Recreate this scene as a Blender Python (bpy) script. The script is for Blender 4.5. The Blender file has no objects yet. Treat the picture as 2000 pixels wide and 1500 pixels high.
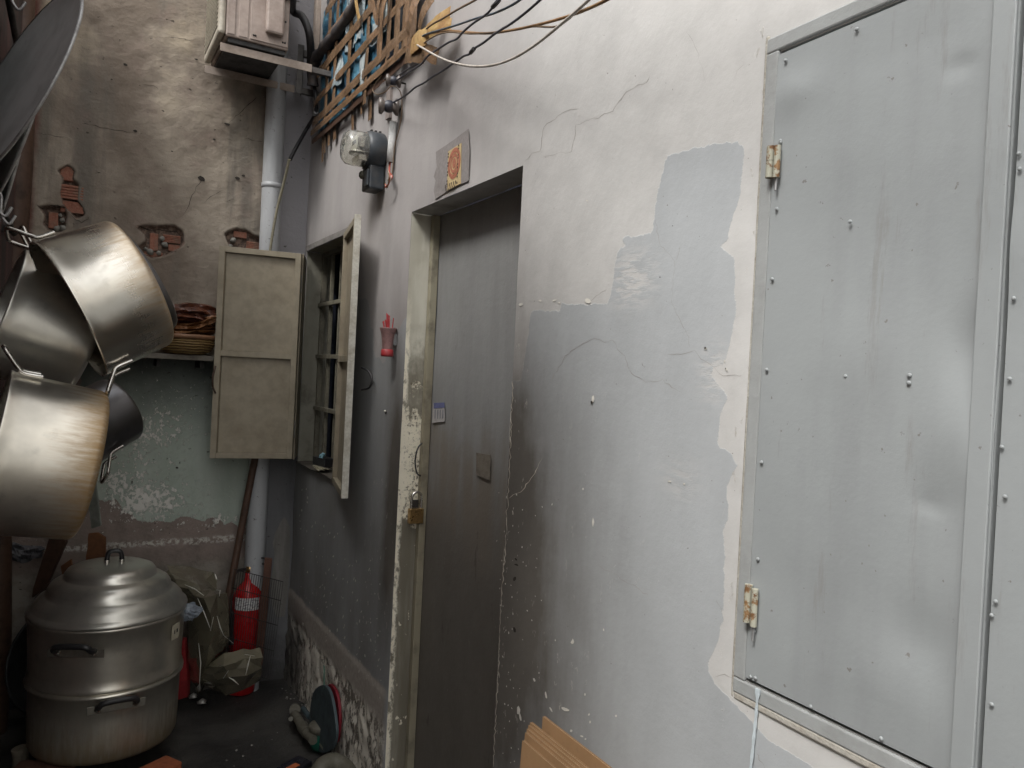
import bpy, bmesh, math, random
import numpy as np
from mathutils import Vector, Matrix, Quaternion
random.seed(7); rng = np.random.default_rng(7)
scene = bpy.context.scene
C = scene.collection
# ------------------------------------------------------------------ camera
YAW, PITCH, ROLL, FPX = math.radians(29.82), math.radians(-0.67), math.radians(2.86), 1494.0
_F = Vector((math.sin(YAW)*math.cos(PITCH), math.cos(YAW)*math.cos(PITCH), math.sin(PITCH)))
_r = Vector((math.cos(YAW), -math.sin(YAW), 0)); _u = _r.cross(_F)
R2 = _r*math.cos(ROLL)+_u*math.sin(ROLL); U2 = -_r*math.sin(ROLL)+_u*math.cos(ROLL)
EYE = Vector((0, 0, 1.6))
cd = bpy.data.cameras.new('camera'); cam = bpy.data.objects.new('camera', cd); C.objects.link(cam)
m = Matrix((R2, U2, -_F)).transposed().to_4x4(); m.translation = EYE; cam.matrix_world = m
cd.sensor_width = 36; cd.lens = FPX/2000*36; cd.clip_end = 200; cd.clip_start = 0.02
scene.camera = cam
# ------------------------------------------------------------------ light
SUN = Vector((-0.66, -0.30, 0.92)).normalized()      # direction towards the light
w = bpy.data.worlds.new('World'); scene.world = w; w.use_nodes = True
nt = w.node_tree; bg = nt.nodes['Background']
sky = nt.nodes.new('ShaderNodeTexSky'); sky.sky_type = 'NISHITA'; sky.sun_disc = False
sky.sun_elevation = math.asin(SUN.z); sky.sun_rotation = math.atan2(SUN.x, SUN.y)
sky.air_density = 1.6; sky.dust_density = 4.0
hs = nt.nodes.new('ShaderNodeHueSaturation'); hs.inputs['Saturation'].default_value = 0.04
nt.links.new(sky.outputs[0], hs.inputs['Color']); nt.links.new(hs.outputs[0], bg.inputs[0])
bg.inputs[1].default_value = 0.15
sd = bpy.data.lights.new('sun', 'SUN'); so = bpy.data.objects.new('sun', sd); C.objects.link(so)
sd.energy = 0.9; sd.angle = math.radians(14); sd.color = (1.0, 0.975, 0.93)
so.rotation_euler = SUN.to_track_quat('Z', 'Y').to_euler()
scene.view_settings.view_transform = 'Standard'; scene.view_settings.look = 'None'
scene.view_settings.gamma = 1; scene.view_settings.use_curve_mapping = False
scene.view_settings.exposure = 1.02
# ------------------------------------------------------------------ survey helpers (photo measurements onto real planes)
def ray(x, y): return R2*((x-1000)/FPX) - U2*((y-750)/FPX) + _F
def WX(x, y, X0=1.0): d = ray(x, y); return EYE+d*(X0/d.x)          # point on the plane X = X0 (house wall is X = 1)
def WY(x, y, Y0=3.92): d = ray(x, y); return EYE+d*(Y0/d.y)         # point on the plane Y = Y0 (back wall is Y = 3.92)
def WZ(x, y, Z0=0.0): d = ray(x, y); return EYE+d*((Z0-1.6)/d.z)
def PD(x, y, z): return EYE+ray(x, y)*z                             # point at a distance
# ------------------------------------------------------------------ object helpers
WL = {}
def wl(o): return WL.get(o.name, Vector((0, 0, 0))) if o else Vector((0, 0, 0))
def tag(o, label=None, cat=None, group=None, kind=None):
    if label: o['label'] = label
    if cat: o['category'] = cat
    if group: o['group'] = group
    if kind: o['kind'] = kind
    return o
def thing(name, label, cat, loc=(0, 0, 0), rot=None, group=None):
    o = bpy.data.objects.new(name, None); C.objects.link(o); o.location = loc; o.empty_display_size = .05
    if rot is not None: o.rotation_mode = 'QUATERNION'; o.rotation_quaternion = rot
    WL[o.name] = Vector(loc); return tag(o, label, cat, group)
class MB:
    def __init__(s): s.v = []; s.f = []; s.sm = []
    def add(s, vs, fs, smooth=False):
        n = len(s.v); s.v += [Vector(v) for v in vs]; s.f += [tuple(i+n for i in f) for f in fs]; s.sm += [smooth]*len(fs); return s
    def box(s, a, b):
        x0, y0, z0 = a; x1, y1, z1 = b
        return s.add([(x0,y0,z0),(x1,y0,z0),(x1,y1,z0),(x0,y1,z0),(x0,y0,z1),(x1,y0,z1),(x1,y1,z1),(x0,y1,z1)],
                     [(0,3,2,1),(4,5,6,7),(0,1,5,4),(1,2,6,5),(2,3,7,6),(3,0,4,7)])
    def obox(s, c, ax, ay, az):   # centre and half axes
        c, ax, ay, az = map(Vector, (c, ax, ay, az)); vs = []
        for k in (-1, 1):
            for (i, j) in ((-1,-1),(1,-1),(1,1),(-1,1)): vs.append(c+ax*i+ay*j+az*k)
        return s.add(vs, [(0,3,2,1),(4,5,6,7),(0,1,5,4),(1,2,6,5),(2,3,7,6),(3,0,4,7)])
    def tube(s, pts, r, seg=8, smooth_path=True, cap=True, sub=5):
        pts = [Vector(p) for p in pts]
        if smooth_path and len(pts) > 2: pts = catmull(pts, sub)
        n = len(pts); rings = []; prev = None
        for i, p in enumerate(pts):
            t = (pts[min(i+1, n-1)]-pts[max(i-1, 0)]).normalized()
            a = Vector((0, 0, 1)) if abs(t.z) < .9 else Vector((1, 0, 0))
            if prev is None: nrm = t.cross(a).normalized()
            else: nrm = (prev-t*prev.dot(t)).normalized()
            prev = nrm; b = t.cross(nrm)
            rr = r(i/(n-1)) if callable(r) else r
            rings.append([p+(nrm*math.cos(k*2*math.pi/seg)+b*math.sin(k*2*math.pi/seg))*rr for k in range(seg)])
        vs = [v for q in rings for v in q]; fs = []
        for i in range(n-1):
            for k in range(seg): k2 = (k+1) % seg; fs.append((i*seg+k, i*seg+k2, (i+1)*seg+k2, (i+1)*seg+k))
        s.add(vs, fs, True)
        if cap:
            s.add(rings[0], [tuple(reversed(range(seg)))]); s.add(rings[-1], [tuple(range(seg))])
        return s
    def lathe(s, prof, seg=48, mat=None, jitter=None):  # prof: (radius, height) about local Z
        M = mat or Matrix.Identity(4); vs = []; fs = []
        for j, (r, h) in enumerate(prof):
            for k in range(seg):
                a = 2*math.pi*k/seg; rr = max(r, 1e-5)
                if jitter: rr *= 1+jitter(a, h)
                vs.append(M @ Vector((rr*math.cos(a), rr*math.sin(a), h)))
        for j in range(len(prof)-1):
            for k in range(seg): k2 = (k+1) % seg; fs.append((j*seg+k, j*seg+k2, (j+1)*seg+k2, (j+1)*seg+k))
        return s.add(vs, fs, True)
    def build(s, name, mat, parent=None, local=False, origin=None, bevel=0, smooth_angle=None, solid=0, weld=False):
        me = bpy.data.meshes.new(name)
        if parent is not None: off = Vector((0,0,0)) if local else wl(parent)
        else:
            if origin is None:
                xs = [v.x for v in s.v]; ys = [v.y for v in s.v]; zs = [v.z for v in s.v]
                origin = Vector(((min(xs)+max(xs))/2, (min(ys)+max(ys))/2, min(zs)))
            off = Vector(origin)
        me.from_pydata([v-off for v in s.v], [], s.f); me.update()
        me.polygons.foreach_set('use_smooth', s.sm)
        if weld:
            bm = bmesh.new(); bm.from_mesh(me); bmesh.ops.remove_doubles(bm, verts=bm.verts, dist=1e-4)
            bmesh.ops.recalc_face_normals(bm, faces=bm.faces); bm.to_mesh(me); bm.free()
        me.materials.append(mat)
        o = bpy.data.objects.new(name, me); C.objects.link(o)
        if parent is not None:
            o.parent = parent; WL[o.name] = off if not local else Vector((0,0,0))
        else: o.location = off; WL[o.name] = off
        if solid: md = o.modifiers.new('solid', 'SOLIDIFY'); md.thickness = solid; md.offset = 0
        if bevel: md = o.modifiers.new('bevel', 'BEVEL'); md.width = bevel; md.segments = 2; md.limit_method = 'ANGLE'
        return o
def catmull(P, sub=5):
    Q = [P[0]*2-P[1]]+P+[P[-1]*2-P[-2]]; out = []
    for i in range(1, len(Q)-2):
        a, b, c, d = Q[i-1:i+3]
        for k in range(sub):
            t = k/sub
            out.append(.5*((2*b)+(c-a)*t+(2*a-5*b+4*c-d)*t*t+(-a+3*b-3*c+d)*t**3))
    out.append(P[-1]); return out
def setattr_np(me, name, arr):
    a = me.attributes.new(name, 'FLOAT', 'POINT'); a.data.foreach_set('value', np.asarray(arr, dtype=np.float32))
# numpy noise
def vnoise(x, y, sc, seed):
    g = np.random.default_rng(seed).random((64, 64)); X = x*sc+13.7; Y = y*sc+5.1
    xi = np.floor(X).astype(int); yi = np.floor(Y).astype(int); fx = X-xi; fy = Y-yi
    fx = fx*fx*(3-2*fx); fy = fy*fy*(3-2*fy); G = lambda i, j: g[i % 64, j % 64]
    return (G(xi, yi)*(1-fx)+G(xi+1, yi)*fx)*(1-fy)+(G(xi, yi+1)*(1-fx)+G(xi+1, yi+1)*fx)*fy-.5
def fbm(x, y, sc, octv, seed, gain=.5):
    s = 0; a = 1
    for k in range(octv): s = s+a*vnoise(x, y, sc*2**k, seed+k); a *= gain
    return s
def sdf(px, py, poly):   # positive inside
    P = np.array(poly, float); n = len(P); d = np.full(px.shape, 1e9); ins = np.zeros(px.shape, bool)
    for i in range(n):
        a = P[i]; b = P[(i+1) % n]; e = b-a; L = max(e@e, 1e-12)
        t = np.clip(((px-a[0])*e[0]+(py-a[1])*e[1])/L, 0, 1)
        d = np.minimum(d, np.hypot(px-a[0]-t*e[0], py-a[1]-t*e[1]))
        c = ((a[1] > py) != (b[1] > py))
        with np.errstate(divide='ignore', invalid='ignore'):
            ins ^= c & (px < (b[0]-a[0])*(py-a[1])/(b[1]-a[1]+1e-15)+a[0])
    return np.where(ins, d, -d)
# ------------------------------------------------------------------ node helper
class NT:
    def __init__(s, name):
        s.m = bpy.data.materials.new(name); s.m.use_nodes = True; s.t = s.m.node_tree; s.n = s.t.nodes
        s.b = s.n['Principled BSDF']; s.co = s.n.new('ShaderNodeTexCoord').outputs['Object']; s.h = None
    def new(s, ty): return s.n.new(ty)
    def lk(s, a, b):
        if isinstance(a, (int, float)): b.default_value = a
        elif isinstance(a, (tuple, list)): b.default_value = tuple(a)+((1,) if len(a) == 3 and b.type == 'RGBA' else ())
        else: s.t.links.new(a, b)
    def vec(s, sc=(1, 1, 1), v=None, loc=(0, 0, 0)):
        q = s.new('ShaderNodeMapping'); s.lk(v or s.co, q.inputs[0]); q.inputs['Scale'].default_value = sc; q.inputs['Location'].default_value = loc; return q.outputs[0]
    def noise(s, scale, detail=5, rough=.55, v=None, dist=0, seed=0):
        q = s.new('ShaderNodeTexNoise'); q.noise_dimensions = '3D'
        s.lk(s.vec(v=v, loc=(seed*3.1, seed*1.7, seed*2.3)) if seed else (v or s.co), q.inputs['Vector'])
        q.inputs['Scale'].default_value = scale; q.inputs['Detail'].default_value = detail; q.inputs['Roughness'].default_value = rough; q.inputs['Distortion'].default_value = dist
        return q.outputs[0]
    def voro(s, scale, feat='F1', v=None):
        q = s.new('ShaderNodeTexVoronoi'); q.feature = feat; s.lk(v or s.co, q.inputs['Vector']); q.inputs['Scale'].default_value = scale; return q.outputs['Distance']
    def attr(s, name): q = s.new('ShaderNodeAttribute'); q.attribute_name = name; return q.outputs['Fac']
    def ma(s, op, a, b=0., c=None):
        q = s.new('ShaderNodeMath'); q.operation = op; s.lk(a, q.inputs[0]); s.lk(b, q.inputs[1])
        if c is not None: s.lk(c, q.inputs[2])
        return q.outputs[0]
    def step(s, x, lo, hi, a=0., b=1.):
        q = s.new('ShaderNodeMapRange'); q.interpolation_type = 'SMOOTHSTEP'; q.clamp = True; s.lk(x, q.inputs['Value'])
        for k, vv in zip(('From Min', 'From Max', 'To Min', 'To Max'), (lo, hi, a, b)): q.inputs[k].default_value = vv
        return q.outputs[0]
    def mix(s, f, a, b, mode='MIX'):
        q = s.new('ShaderNodeMix'); q.data_type = 'RGBA'; q.blend_type = mode
        s.lk(f, q.inputs[0]); s.lk(a, q.inputs[6]); s.lk(b, q.inputs[7]); return q.outputs[2]
    def sep(s): q = s.new('ShaderNodeSeparateXYZ'); s.lk(s.co, q.inputs[0]); return q.outputs
    def col(s, c): s.lk(c, s.b.inputs['Base Color']); return s
    def rough(s, c): s.lk(c, s.b.inputs['Roughness']); return s
    def metal(s, c): s.lk(c, s.b.inputs['Metallic']); return s
    def bump(s, h, dist=.001, strength=1.):
        q = s.new('ShaderNodeBump'); q.inputs['Distance'].default_value = dist; q.inputs['Strength'].default_value = strength
        s.lk(h, q.inputs['Height'])
        if s.h is not None: s.lk(s.h, q.inputs['Normal'])
        s.h = q.outputs[0]; s.lk(s.h, s.b.inputs['Normal']); return s
MATS = {}
def simple(name, col, rough=.6, metal=0., dirt=.35, dcol=None, sc=12, bump=.0006, bsc=60, col2=None):
    if name in MATS: return MATS[name]
    q = NT(name); n = q.noise(sc, 6, .65); n2 = q.noise(sc*5, 4, .6, seed=2)
    dc = dcol or tuple(c*.35 for c in col)
    base = q.mix(q.step(n2, .35, .7), col, col2 or tuple(c*.82 for c in col))
    q.col(q.mix(q.ma('MULTIPLY', q.step(n, .42, .72), dirt), base, dc))
    q.rough(q.step(n, .2, .8, max(rough-.12, .02), min(rough+.15, 1))); q.metal(metal)
    if bump: q.bump(q.noise(bsc, 4, .6, seed=3), bump)
    MATS[name] = q.m; return q.m
M_beige = simple('shutter_paint', (.32, .275, .20), .55, 0, .3, (.13, .10, .06), 5, .0004, 90)
M_palesteel = simple('pale_edge_paint', (.56, .54, .47), .55, 0, .5, (.2, .15, .09), 22)
M_dark = simple('dark_grime_shade', (.03, .027, .024), .8, 0, .5)
M_black = simple('black_plastic', (.018, .018, .02), .38, 0, .3, (.06, .05, .045), 20, .0003)
M_bakelite = simple('dark_bakelite', (.035, .042, .05), .45, 0, .5, (.10, .09, .08), 18, .0004)
M_wire = simple('dark_cable', (.03, .032, .045), .5, 0, .5, (.12, .1, .09), 30, 0)
M_wireteal = simple('teal_cable', (.05, .075, .10), .5, 0, .5, (.12, .1, .09), 30, 0)
M_wirewhite = simple('white_cable', (.50, .46, .41), .5, 0, .6, (.2, .15, .12), 30, 0)
M_wirebrown = simple('brown_cable', (.17, .11, .06), .5, 0, .4, None, 30, 0)
M_wireorange = simple('orange_cable', (.26, .145, .06), .5, 0, .4, (.16, .09, .05), 30, 0)
M_wirered = simple('red_cable', (.42, .07, .04), .5, 0, .4, None, 30, 0)
M_white = simple('white_plastic', (.78, .78, .76), .35, 0, .25, (.4, .36, .3), 16, 0)
M_red = simple('red_enamel', (.50, .012, .015), .28, 0, .35, (.16, .01, .01), 9, .0003)
M_redpl = simple('red_plastic', (.42, .04, .045), .45, 0, .4, (.12, .02, .02), 14)
M_brass = simple('brass', (.55, .36, .16), .32, 1, .4, (.2, .12, .06), 40, .0002)
M_chrome = simple('chrome', (.72, .70, .66), .2, 1, .35, (.25, .2, .15), 30, .0002)
M_gal = simple('galvanised_steel', (.42, .42, .42), .5, .7, .5, (.13, .11, .1), 25)
M_wood = simple('brown_wood', (.09, .048, .03), .55, 0, .6, (.02, .012, .008), 14, .001, 50)
M_rubber = simple('black_insulation_tape', (.03, .028, .03), .55, 0, .5, (.085, .07, .06), 25, .0015, 70)
M_cream = simple('cream_board', (.34, .28, .235), .75, 0, .5, (.2, .16, .13), 12)
M_brick = simple('red_brick', (.27, .10, .065), .95, 0, .7, (.20, .155, .12), 28, .004, 60, (.31, .15, .10))
M_orbrick = simple('orange_brick', (.36, .10, .04), .9, 0, .5, (.1, .05, .03), 18, .002, 60)
M_soil = simple('dry_rubbish', (.30, .28, .25), .8, 0, .5)
M_green = simple('green_pvc', (.012, .13, .085), .4, 0, .45, (.03, .05, .04), 25)
M_dirtypvc = simple('dirty_pvc', (.135, .125, .095), .6, 0, .6, (.06, .055, .04), 25)
M_bluegrey = simple('blue_grey_foam', (.06, .085, .095), .6, 0, .5, (.03, .035, .035), 14)
M_darkred = simple('dark_red_foam', (.22, .008, .02), .55, 0, .4, (.06, .01, .012), 12)

def steel(name, base=(.70, .67, .60), rough=.30, stain=.0, stcol=(.30, .19, .08), zlo=0., zhi=1., axis=2, dull=0.):
    q = NT(name); s_ = q.sep()
    br = q.noise(5, 4, .55, v=q.vec((1, 1, 60)))           # streaks running round the pot
    bl = q.noise(5, 4, .6, seed=4); sp = q.noise(14, 4, .6, seed=5)
    st = q.noise(9, 6, .7, v=q.vec((7, 7, .9)), seed=6)   # streaks running up the side
    zz = q.step(q.ma('ADD', s_[2], q.ma('MULTIPLY', q.ma('SUBTRACT', st, .5), (zhi-zlo)*1.3)), zlo, zhi)
    f = q.ma('MULTIPLY', zz, stain)
    c = q.mix(q.step(bl, .35, .75), base, tuple(b*.72 for b in base))
    c = q.mix(q.ma('MULTIPLY', q.step(sp, .55, .75), .35), c, tuple(b*.45 for b in base))
    c = q.mix(f, c, stcol)
    q.col(c); q.metal(q.ma('SUBTRACT', 1.-dull, q.ma('MULTIPLY', f, .35)))
    q.rough(q.ma('ADD', q.step(br, .3, .75, rough+.01, rough+.035), q.ma('ADD', q.ma('MULTIPLY', f, .22), q.step(bl, .4, .8, 0, .1))))
    q.bump(q.noise(7, 2, .5, seed=8), .004, .35)
    MATS[name] = q.m; return q.m

# ================================================================== WALL MATERIALS
def house_wall_mat():
    q = NT('house_wall_paint'); s_ = q.sep()
    y = s_[1]; z = s_[2]
    nL = q.noise(1.6, 5, .6); nM = q.noise(9, 6, .62, seed=1); nF = q.noise(55, 5, .65, seed=2); nV = q.noise(5, 5, .65, v=q.vec((1, 1, .22)), seed=3)
    cream = q.mix(q.step(nM, .35, .7), (.60, .588, .568), (.54, .53, .512))
    grayb = q.mix(q.step(nV, .35, .7), (.455, .472, .482), (.42, .436, .446))
    mauve = q.mix(q.step(nV, .35, .7), (.375, .350, .340), (.315, .295, .287))
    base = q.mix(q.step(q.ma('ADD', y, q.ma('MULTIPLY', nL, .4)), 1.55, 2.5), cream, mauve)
    # grey repaint with brushed edge
    g = q.ma('ADD', q.attr('gray'), q.ma('ADD', q.ma('MULTIPLY', q.ma('SUBTRACT', nF, .5), .015), q.ma('MULTIPLY', q.ma('SUBTRACT', nM, .5), .022)))
    gm = q.step(g, -.0012, .0012)
    brush = q.attr('brush')
    bn = q.noise(60, 5, .7, v=q.vec((1, .35, 1.6)), seed=7)
    gm = q.ma('MULTIPLY', gm, q.ma('SUBTRACT', 1., q.ma('MULTIPLY', brush, q.step(bn, .40, .60))))
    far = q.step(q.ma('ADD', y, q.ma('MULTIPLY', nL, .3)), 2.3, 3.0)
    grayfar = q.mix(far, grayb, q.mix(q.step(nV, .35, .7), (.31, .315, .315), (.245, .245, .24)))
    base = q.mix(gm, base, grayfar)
    # soot and grease, plus smooth darkening towards floor and far end
    soot_dark = q.attr('soot_dark'); ss = q.ma('MULTIPLY', soot_dark, q.step(q.ma('ADD', q.ma('MULTIPLY', nV, .7), q.ma('MULTIPLY', nM, .3)), .3, .7, .75, 1.12))
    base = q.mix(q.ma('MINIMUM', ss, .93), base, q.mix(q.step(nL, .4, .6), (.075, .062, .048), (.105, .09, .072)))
    # skirting: smooth cement band, then peeling whitewash under it
    zn = q.ma('ADD', z, q.ma('MULTIPLY', q.ma('SUBTRACT', nM, .5), .05))
    fy = q.step(y, 2.5, 2.56)
    band = q.ma('MULTIPLY', q.step(zn, .470, .452), fy)
    base = q.mix(band, base, q.mix(q.step(nF, .3, .7), (.40, .355, .31), (.31, .275, .24)))
    pn = q.noise(42, 6, .72, v=q.vec((1, 1, .45)), seed=9)
    pn2 = q.ma('ADD', pn, q.ma('MULTIPLY', q.ma('SUBTRACT', q.noise(4, 4, .6, seed=11), .5), .35))
    low = q.ma('MULTIPLY', q.step(zn, .36, .31), fy)
    peel = q.ma('MULTIPLY', q.step(pn2, .44, .475), low)
    base = q.mix(low, base, (.19, .165, .135)); base = q.mix(peel, base, (.70, .65, .56))
    corner_dark = q.ma('MULTIPLY', q.step(q.ma('ADD', y, q.ma('MULTIPLY', nM, .3)), 3.62, 3.9), q.step(zn, .5, .2))  # near black towards the foot of the far corner
    base = q.mix(q.ma('MULTIPLY', corner_dark, .85), base, (.03, .027, .024))
    # small paint losses above the skirting, near the door
    chips = q.ma('MULTIPLY', q.step(q.noise(55, 5, .7, v=q.vec((1, 1, .5)), seed=13), .645, .67), q.attr('chipzone'))
    base = q.mix(chips, base, (.50, .46, .40))
    dots = q.ma('MULTIPLY', q.step(q.noise(110, 2, .5, seed=15), .755, .78), .7)
    base = q.mix(dots, base, (.14, .12, .10))
    q.col(base); q.rough(q.step(nM, .2, .8, .62, .85))
    q.bump(q.ma('ADD', gm, q.ma('MULTIPLY', peel, 5.)), .0003); q.bump(chips, .0012)
    q.bump(nF, .0006); q.bump(nM, .0012); return q.m
def old_wall_mat():
    q = NT('old_plaster'); s_ = q.sep(); x = s_[0]; z = s_[2]
    nL = q.noise(2.3, 6, .6); nM = q.noise(9, 6, .65, seed=1); nF = q.noise(60, 6, .7, seed=2); nV = q.noise(4, 5, .6, v=q.vec((1.6, 1, .25)), seed=3)
    up = q.mix(q.step(nL, .38, .62), (.185, .148, .115), (.36, .31, .25))
    up = q.mix(q.step(nV, .5, .68), up, (.165, .145, .12))
    up = q.mix(q.ma('MULTIPLY', q.step(nM, .5, .75), .5), up, (.24, .18, .15))
    up = q.mix(q.ma('MULTIPLY', q.step(z, 2.4, 3.2), q.step(nL, .45, .7)), up, (.38, .31, .21))
    grn = q.attr('green'); gn = q.ma('ADD', grn, q.ma('MULTIPLY', q.ma('SUBTRACT', nF, .5), .03))
    gc = q.mix(q.step(nV, .35, .7), (.40, .455, .39), (.50, .55, .485))
    gc = q.mix(q.step(q.ma('ADD', z, q.ma('MULTIPLY', nM, .2)), 1.25, 1.75), gc, (.085, .095, .09))  # shade under the shelf painted into the green coat
    # flaked white spots
    fl = q.noise(48, 6, .75, v=q.vec((1, 1, .8)), seed=5)
    dens = q.attr('flake'); flm = q.step(q.ma('ADD', fl, q.ma('MULTIPLY', dens, .21)), .645, .665)
    low = q.mix(q.step(nM, .35, .7), (.29, .23, .20), (.215, .175, .15))
    low = q.mix(q.ma('MULTIPLY', q.step(z, .66, .60), .7), low, q.mix(q.step(nM, .4, .65), (.33, .31, .26), (.17, .15, .125)))
    wl_ = q.ma('MULTIPLY', q.step(q.ma('ABSOLUTE', q.ma('SUBTRACT', q.ma('ADD', z, q.ma('MULTIPLY', nM, .03)), .745)), .022, .006), q.step(nF, .45, .55))
    low = q.mix(wl_, low, (.58, .55, .49))
    base = q.mix(q.step(z, 1.60, 1.585), up, low)
    base = q.mix(q.step(gn, -.002, .002), base, gc)
    base = q.mix(flm, base, (.78, .76, .70))
    st = q.attr('strip')       # grey painted strip beyond the drain pipe, lower part darkened for shade
    stc = q.mix(q.step(nV, .35, .7), (.20, .20, .205), (.12, .12, .125))
    stc = q.mix(q.step(z, 1.2, 2.2), stc, (.30, .29, .30))
    base = q.mix(q.step(st, -.004, .004), base, stc)
    sp = q.attr('stripPeel'); base = q.mix(q.step(q.ma('ADD', sp, q.ma('MULTIPLY', q.ma('SUBTRACT', nF, .5), .012)), -.002, .002), base, q.mix(q.step(nV, .4, .6), (.27, .26, .24), (.16, .15, .135)))
    hl = q.attr('hole'); he = q.step(q.ma('ADD', hl, q.ma('MULTIPLY', q.ma('SUBTRACT', nF, .5), .01)), -.006, .002)
    base = q.mix(he, base, q.mix(q.step(nF, .45, .6), (.10, .07, .055), (.23, .16, .12)))
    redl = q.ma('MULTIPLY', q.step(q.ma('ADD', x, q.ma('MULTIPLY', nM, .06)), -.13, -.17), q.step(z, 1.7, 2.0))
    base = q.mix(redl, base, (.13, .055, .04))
    bot = q.step(q.ma('ADD', z, q.ma('MULTIPLY', nM, .35)), .55, .12)  # shade at the wall's foot painted into the plaster colour
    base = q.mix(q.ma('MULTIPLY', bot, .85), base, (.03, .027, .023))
    pits = q.step(q.noise(34, 3, .6, v=q.vec((1, 1, 1.5)), seed=8), .70, .74)
    base = q.mix(q.ma('MULTIPLY', pits, .8), base, (.055, .045, .035))
    q.col(base); q.rough(.85)
    q.bump(nF, .003); q.bump(q.noise(22, 5, .6, v=q.vec((1, 1, 1.6)), seed=9, dist=.4), .0035); q.bump(flm, .0015); q.bump(q.ma('SUBTRACT', 1., pits), .004)
    return q.m
def dark_wall_mat():
    q = NT('dark_sooty_brick'); nL = q.noise(3, 6, .65, v=q.vec((1, 1, .35))); nF = q.noise(40, 6, .7, seed=2)
    c = q.mix(q.step(nL, .4, .6), (.035, .024, .022), (.10, .045, .038)); c = q.mix(q.step(nF, .62, .72), c, (.16, .12, .10))
    q.col(c); q.rough(.85); q.bump(nF, .004); q.bump(nL, .012); return q.m
def ground_mat():
    q = NT('wet_black_ground'); nL = q.noise(2.5, 6, .65); nF = q.noise(70, 6, .7, seed=2)
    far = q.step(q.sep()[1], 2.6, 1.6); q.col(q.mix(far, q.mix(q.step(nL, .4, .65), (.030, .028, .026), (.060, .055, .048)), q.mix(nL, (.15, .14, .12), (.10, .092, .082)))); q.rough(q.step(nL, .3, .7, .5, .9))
    q.bump(nF, .004); q.bump(nL, .02); return q.m
def plain_wall_mat():
    q = NT('plain_render'); n = q.noise(2, 6, .6); q.col(q.mix(q.step(n, .35, .7), (.42, .38, .33), (.30, .27, .235))); q.rough(.9); q.bump(q.noise(50, 4, seed=1), .002); return q.m
M_house = house_wall_mat(); M_old = old_wall_mat(); M_darkwall = dark_wall_mat(); M_ground = ground_mat(); M_plain = plain_wall_mat()

# ================================================================== GROUND
def grid(us, vs):
    U, V = np.meshgrid(us, vs, indexing='ij'); return U, V
gx = np.concatenate([np.linspace(-9, -.4, 6), np.arange(-.36, 1.06, .03), np.linspace(1.2, 9, 6)])
gy = np.concatenate([np.linspace(-9, 2.1, 10), np.arange(2.2, 4.0, .03), np.linspace(4.2, 9, 5)])
U, V = grid(gx, gy); Zg = fbm(U, V, 3, 5, 40)*.022*((U > -.4)&(U < 1.06)&(V > 2.1)&(V < 4.)) - .004
n0, n1 = U.shape
vs = np.stack([U, V, Zg], -1).reshape(-1, 3)
fs = [(i*n1+j, (i+1)*n1+j, (i+1)*n1+j+1, i*n1+j+1) for i in range(n0-1) for j in range(n1-1)]
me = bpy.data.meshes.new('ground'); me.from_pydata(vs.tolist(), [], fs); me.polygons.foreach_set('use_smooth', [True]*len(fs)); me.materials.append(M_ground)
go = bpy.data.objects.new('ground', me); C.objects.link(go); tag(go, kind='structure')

# ================================================================== HOUSE WALL (plane X = 1)
DY0, DY1, DZ = 1.743, 2.507, 2.150          # doorway
WY0, WY1, WZ0, WZ1 = 3.12, 3.885, 1.107, 2.170   # small barred window
SY0, SY1, SZ0, SZ1 = 0.160, 0.902, 1.108, 2.160  # steel shutter window
def lines(a, b, step, snaps):
    L = set(np.round(np.arange(a, b+1e-6, step), 5))
    for s in snaps: L = {l for l in L if abs(l-s) > step*.45}; L.add(s)
    return L
ly = lines(.1, 3.92, .012, [DY0, DY1, WY0, WY1, SY0, SY1, .1, 3.92]) | {-4.5, -3., -2., -1., -.5, -.2, 0., 3.95, 4.0}
lz = lines(0, 3.24, .012, [DZ, WZ0, WZ1, SZ0, SZ1, 0., 3.24]) | {-.1, 3.5, 4., 4.6}
ly = np.array(sorted(ly)); lz = np.array(sorted(lz)); U, V = grid(ly, lz); n0, n1 = U.shape
def inhole(y, z):
    return (DY0 < y < DY1 and z < DZ) or (WY0 < y < WY1 and WZ0 < z < WZ1) or (SY0 < y < SY1 and SZ0 < z < SZ1)
fs = []
for i in range(n0-1):
    yc = (ly[i]+ly[i+1])/2
    for j in range(n1-1):
        if not inhole(yc, (lz[j]+lz[j+1])/2): fs.append((i*n1+j, i*n1+j+1, (i+1)*n1+j+1, (i+1)*n1+j))
def edged(y, z):   # distance to opening edges, to keep edges nearly straight
    d = np.full(y.shape, 9.)
    for (a, b, c, e) in ((DY0, DY1, -1, DZ), (WY0, WY1, WZ0, WZ1), (SY0, SY1, SZ0, SZ1)):
        dx = np.maximum(np.maximum(a-y, y-b), 0); dz = np.maximum(np.maximum(c-z, z-e), 0); d = np.minimum(d, np.hypot(dx, dz))
    return d
damp = np.clip(edged(U, V)/.05, 0, 1)
disp = (fbm(U, V, 2.2, 2, 3)*.012+fbm(U, V, 14, 3, 9)*.0009)*damp
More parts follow.
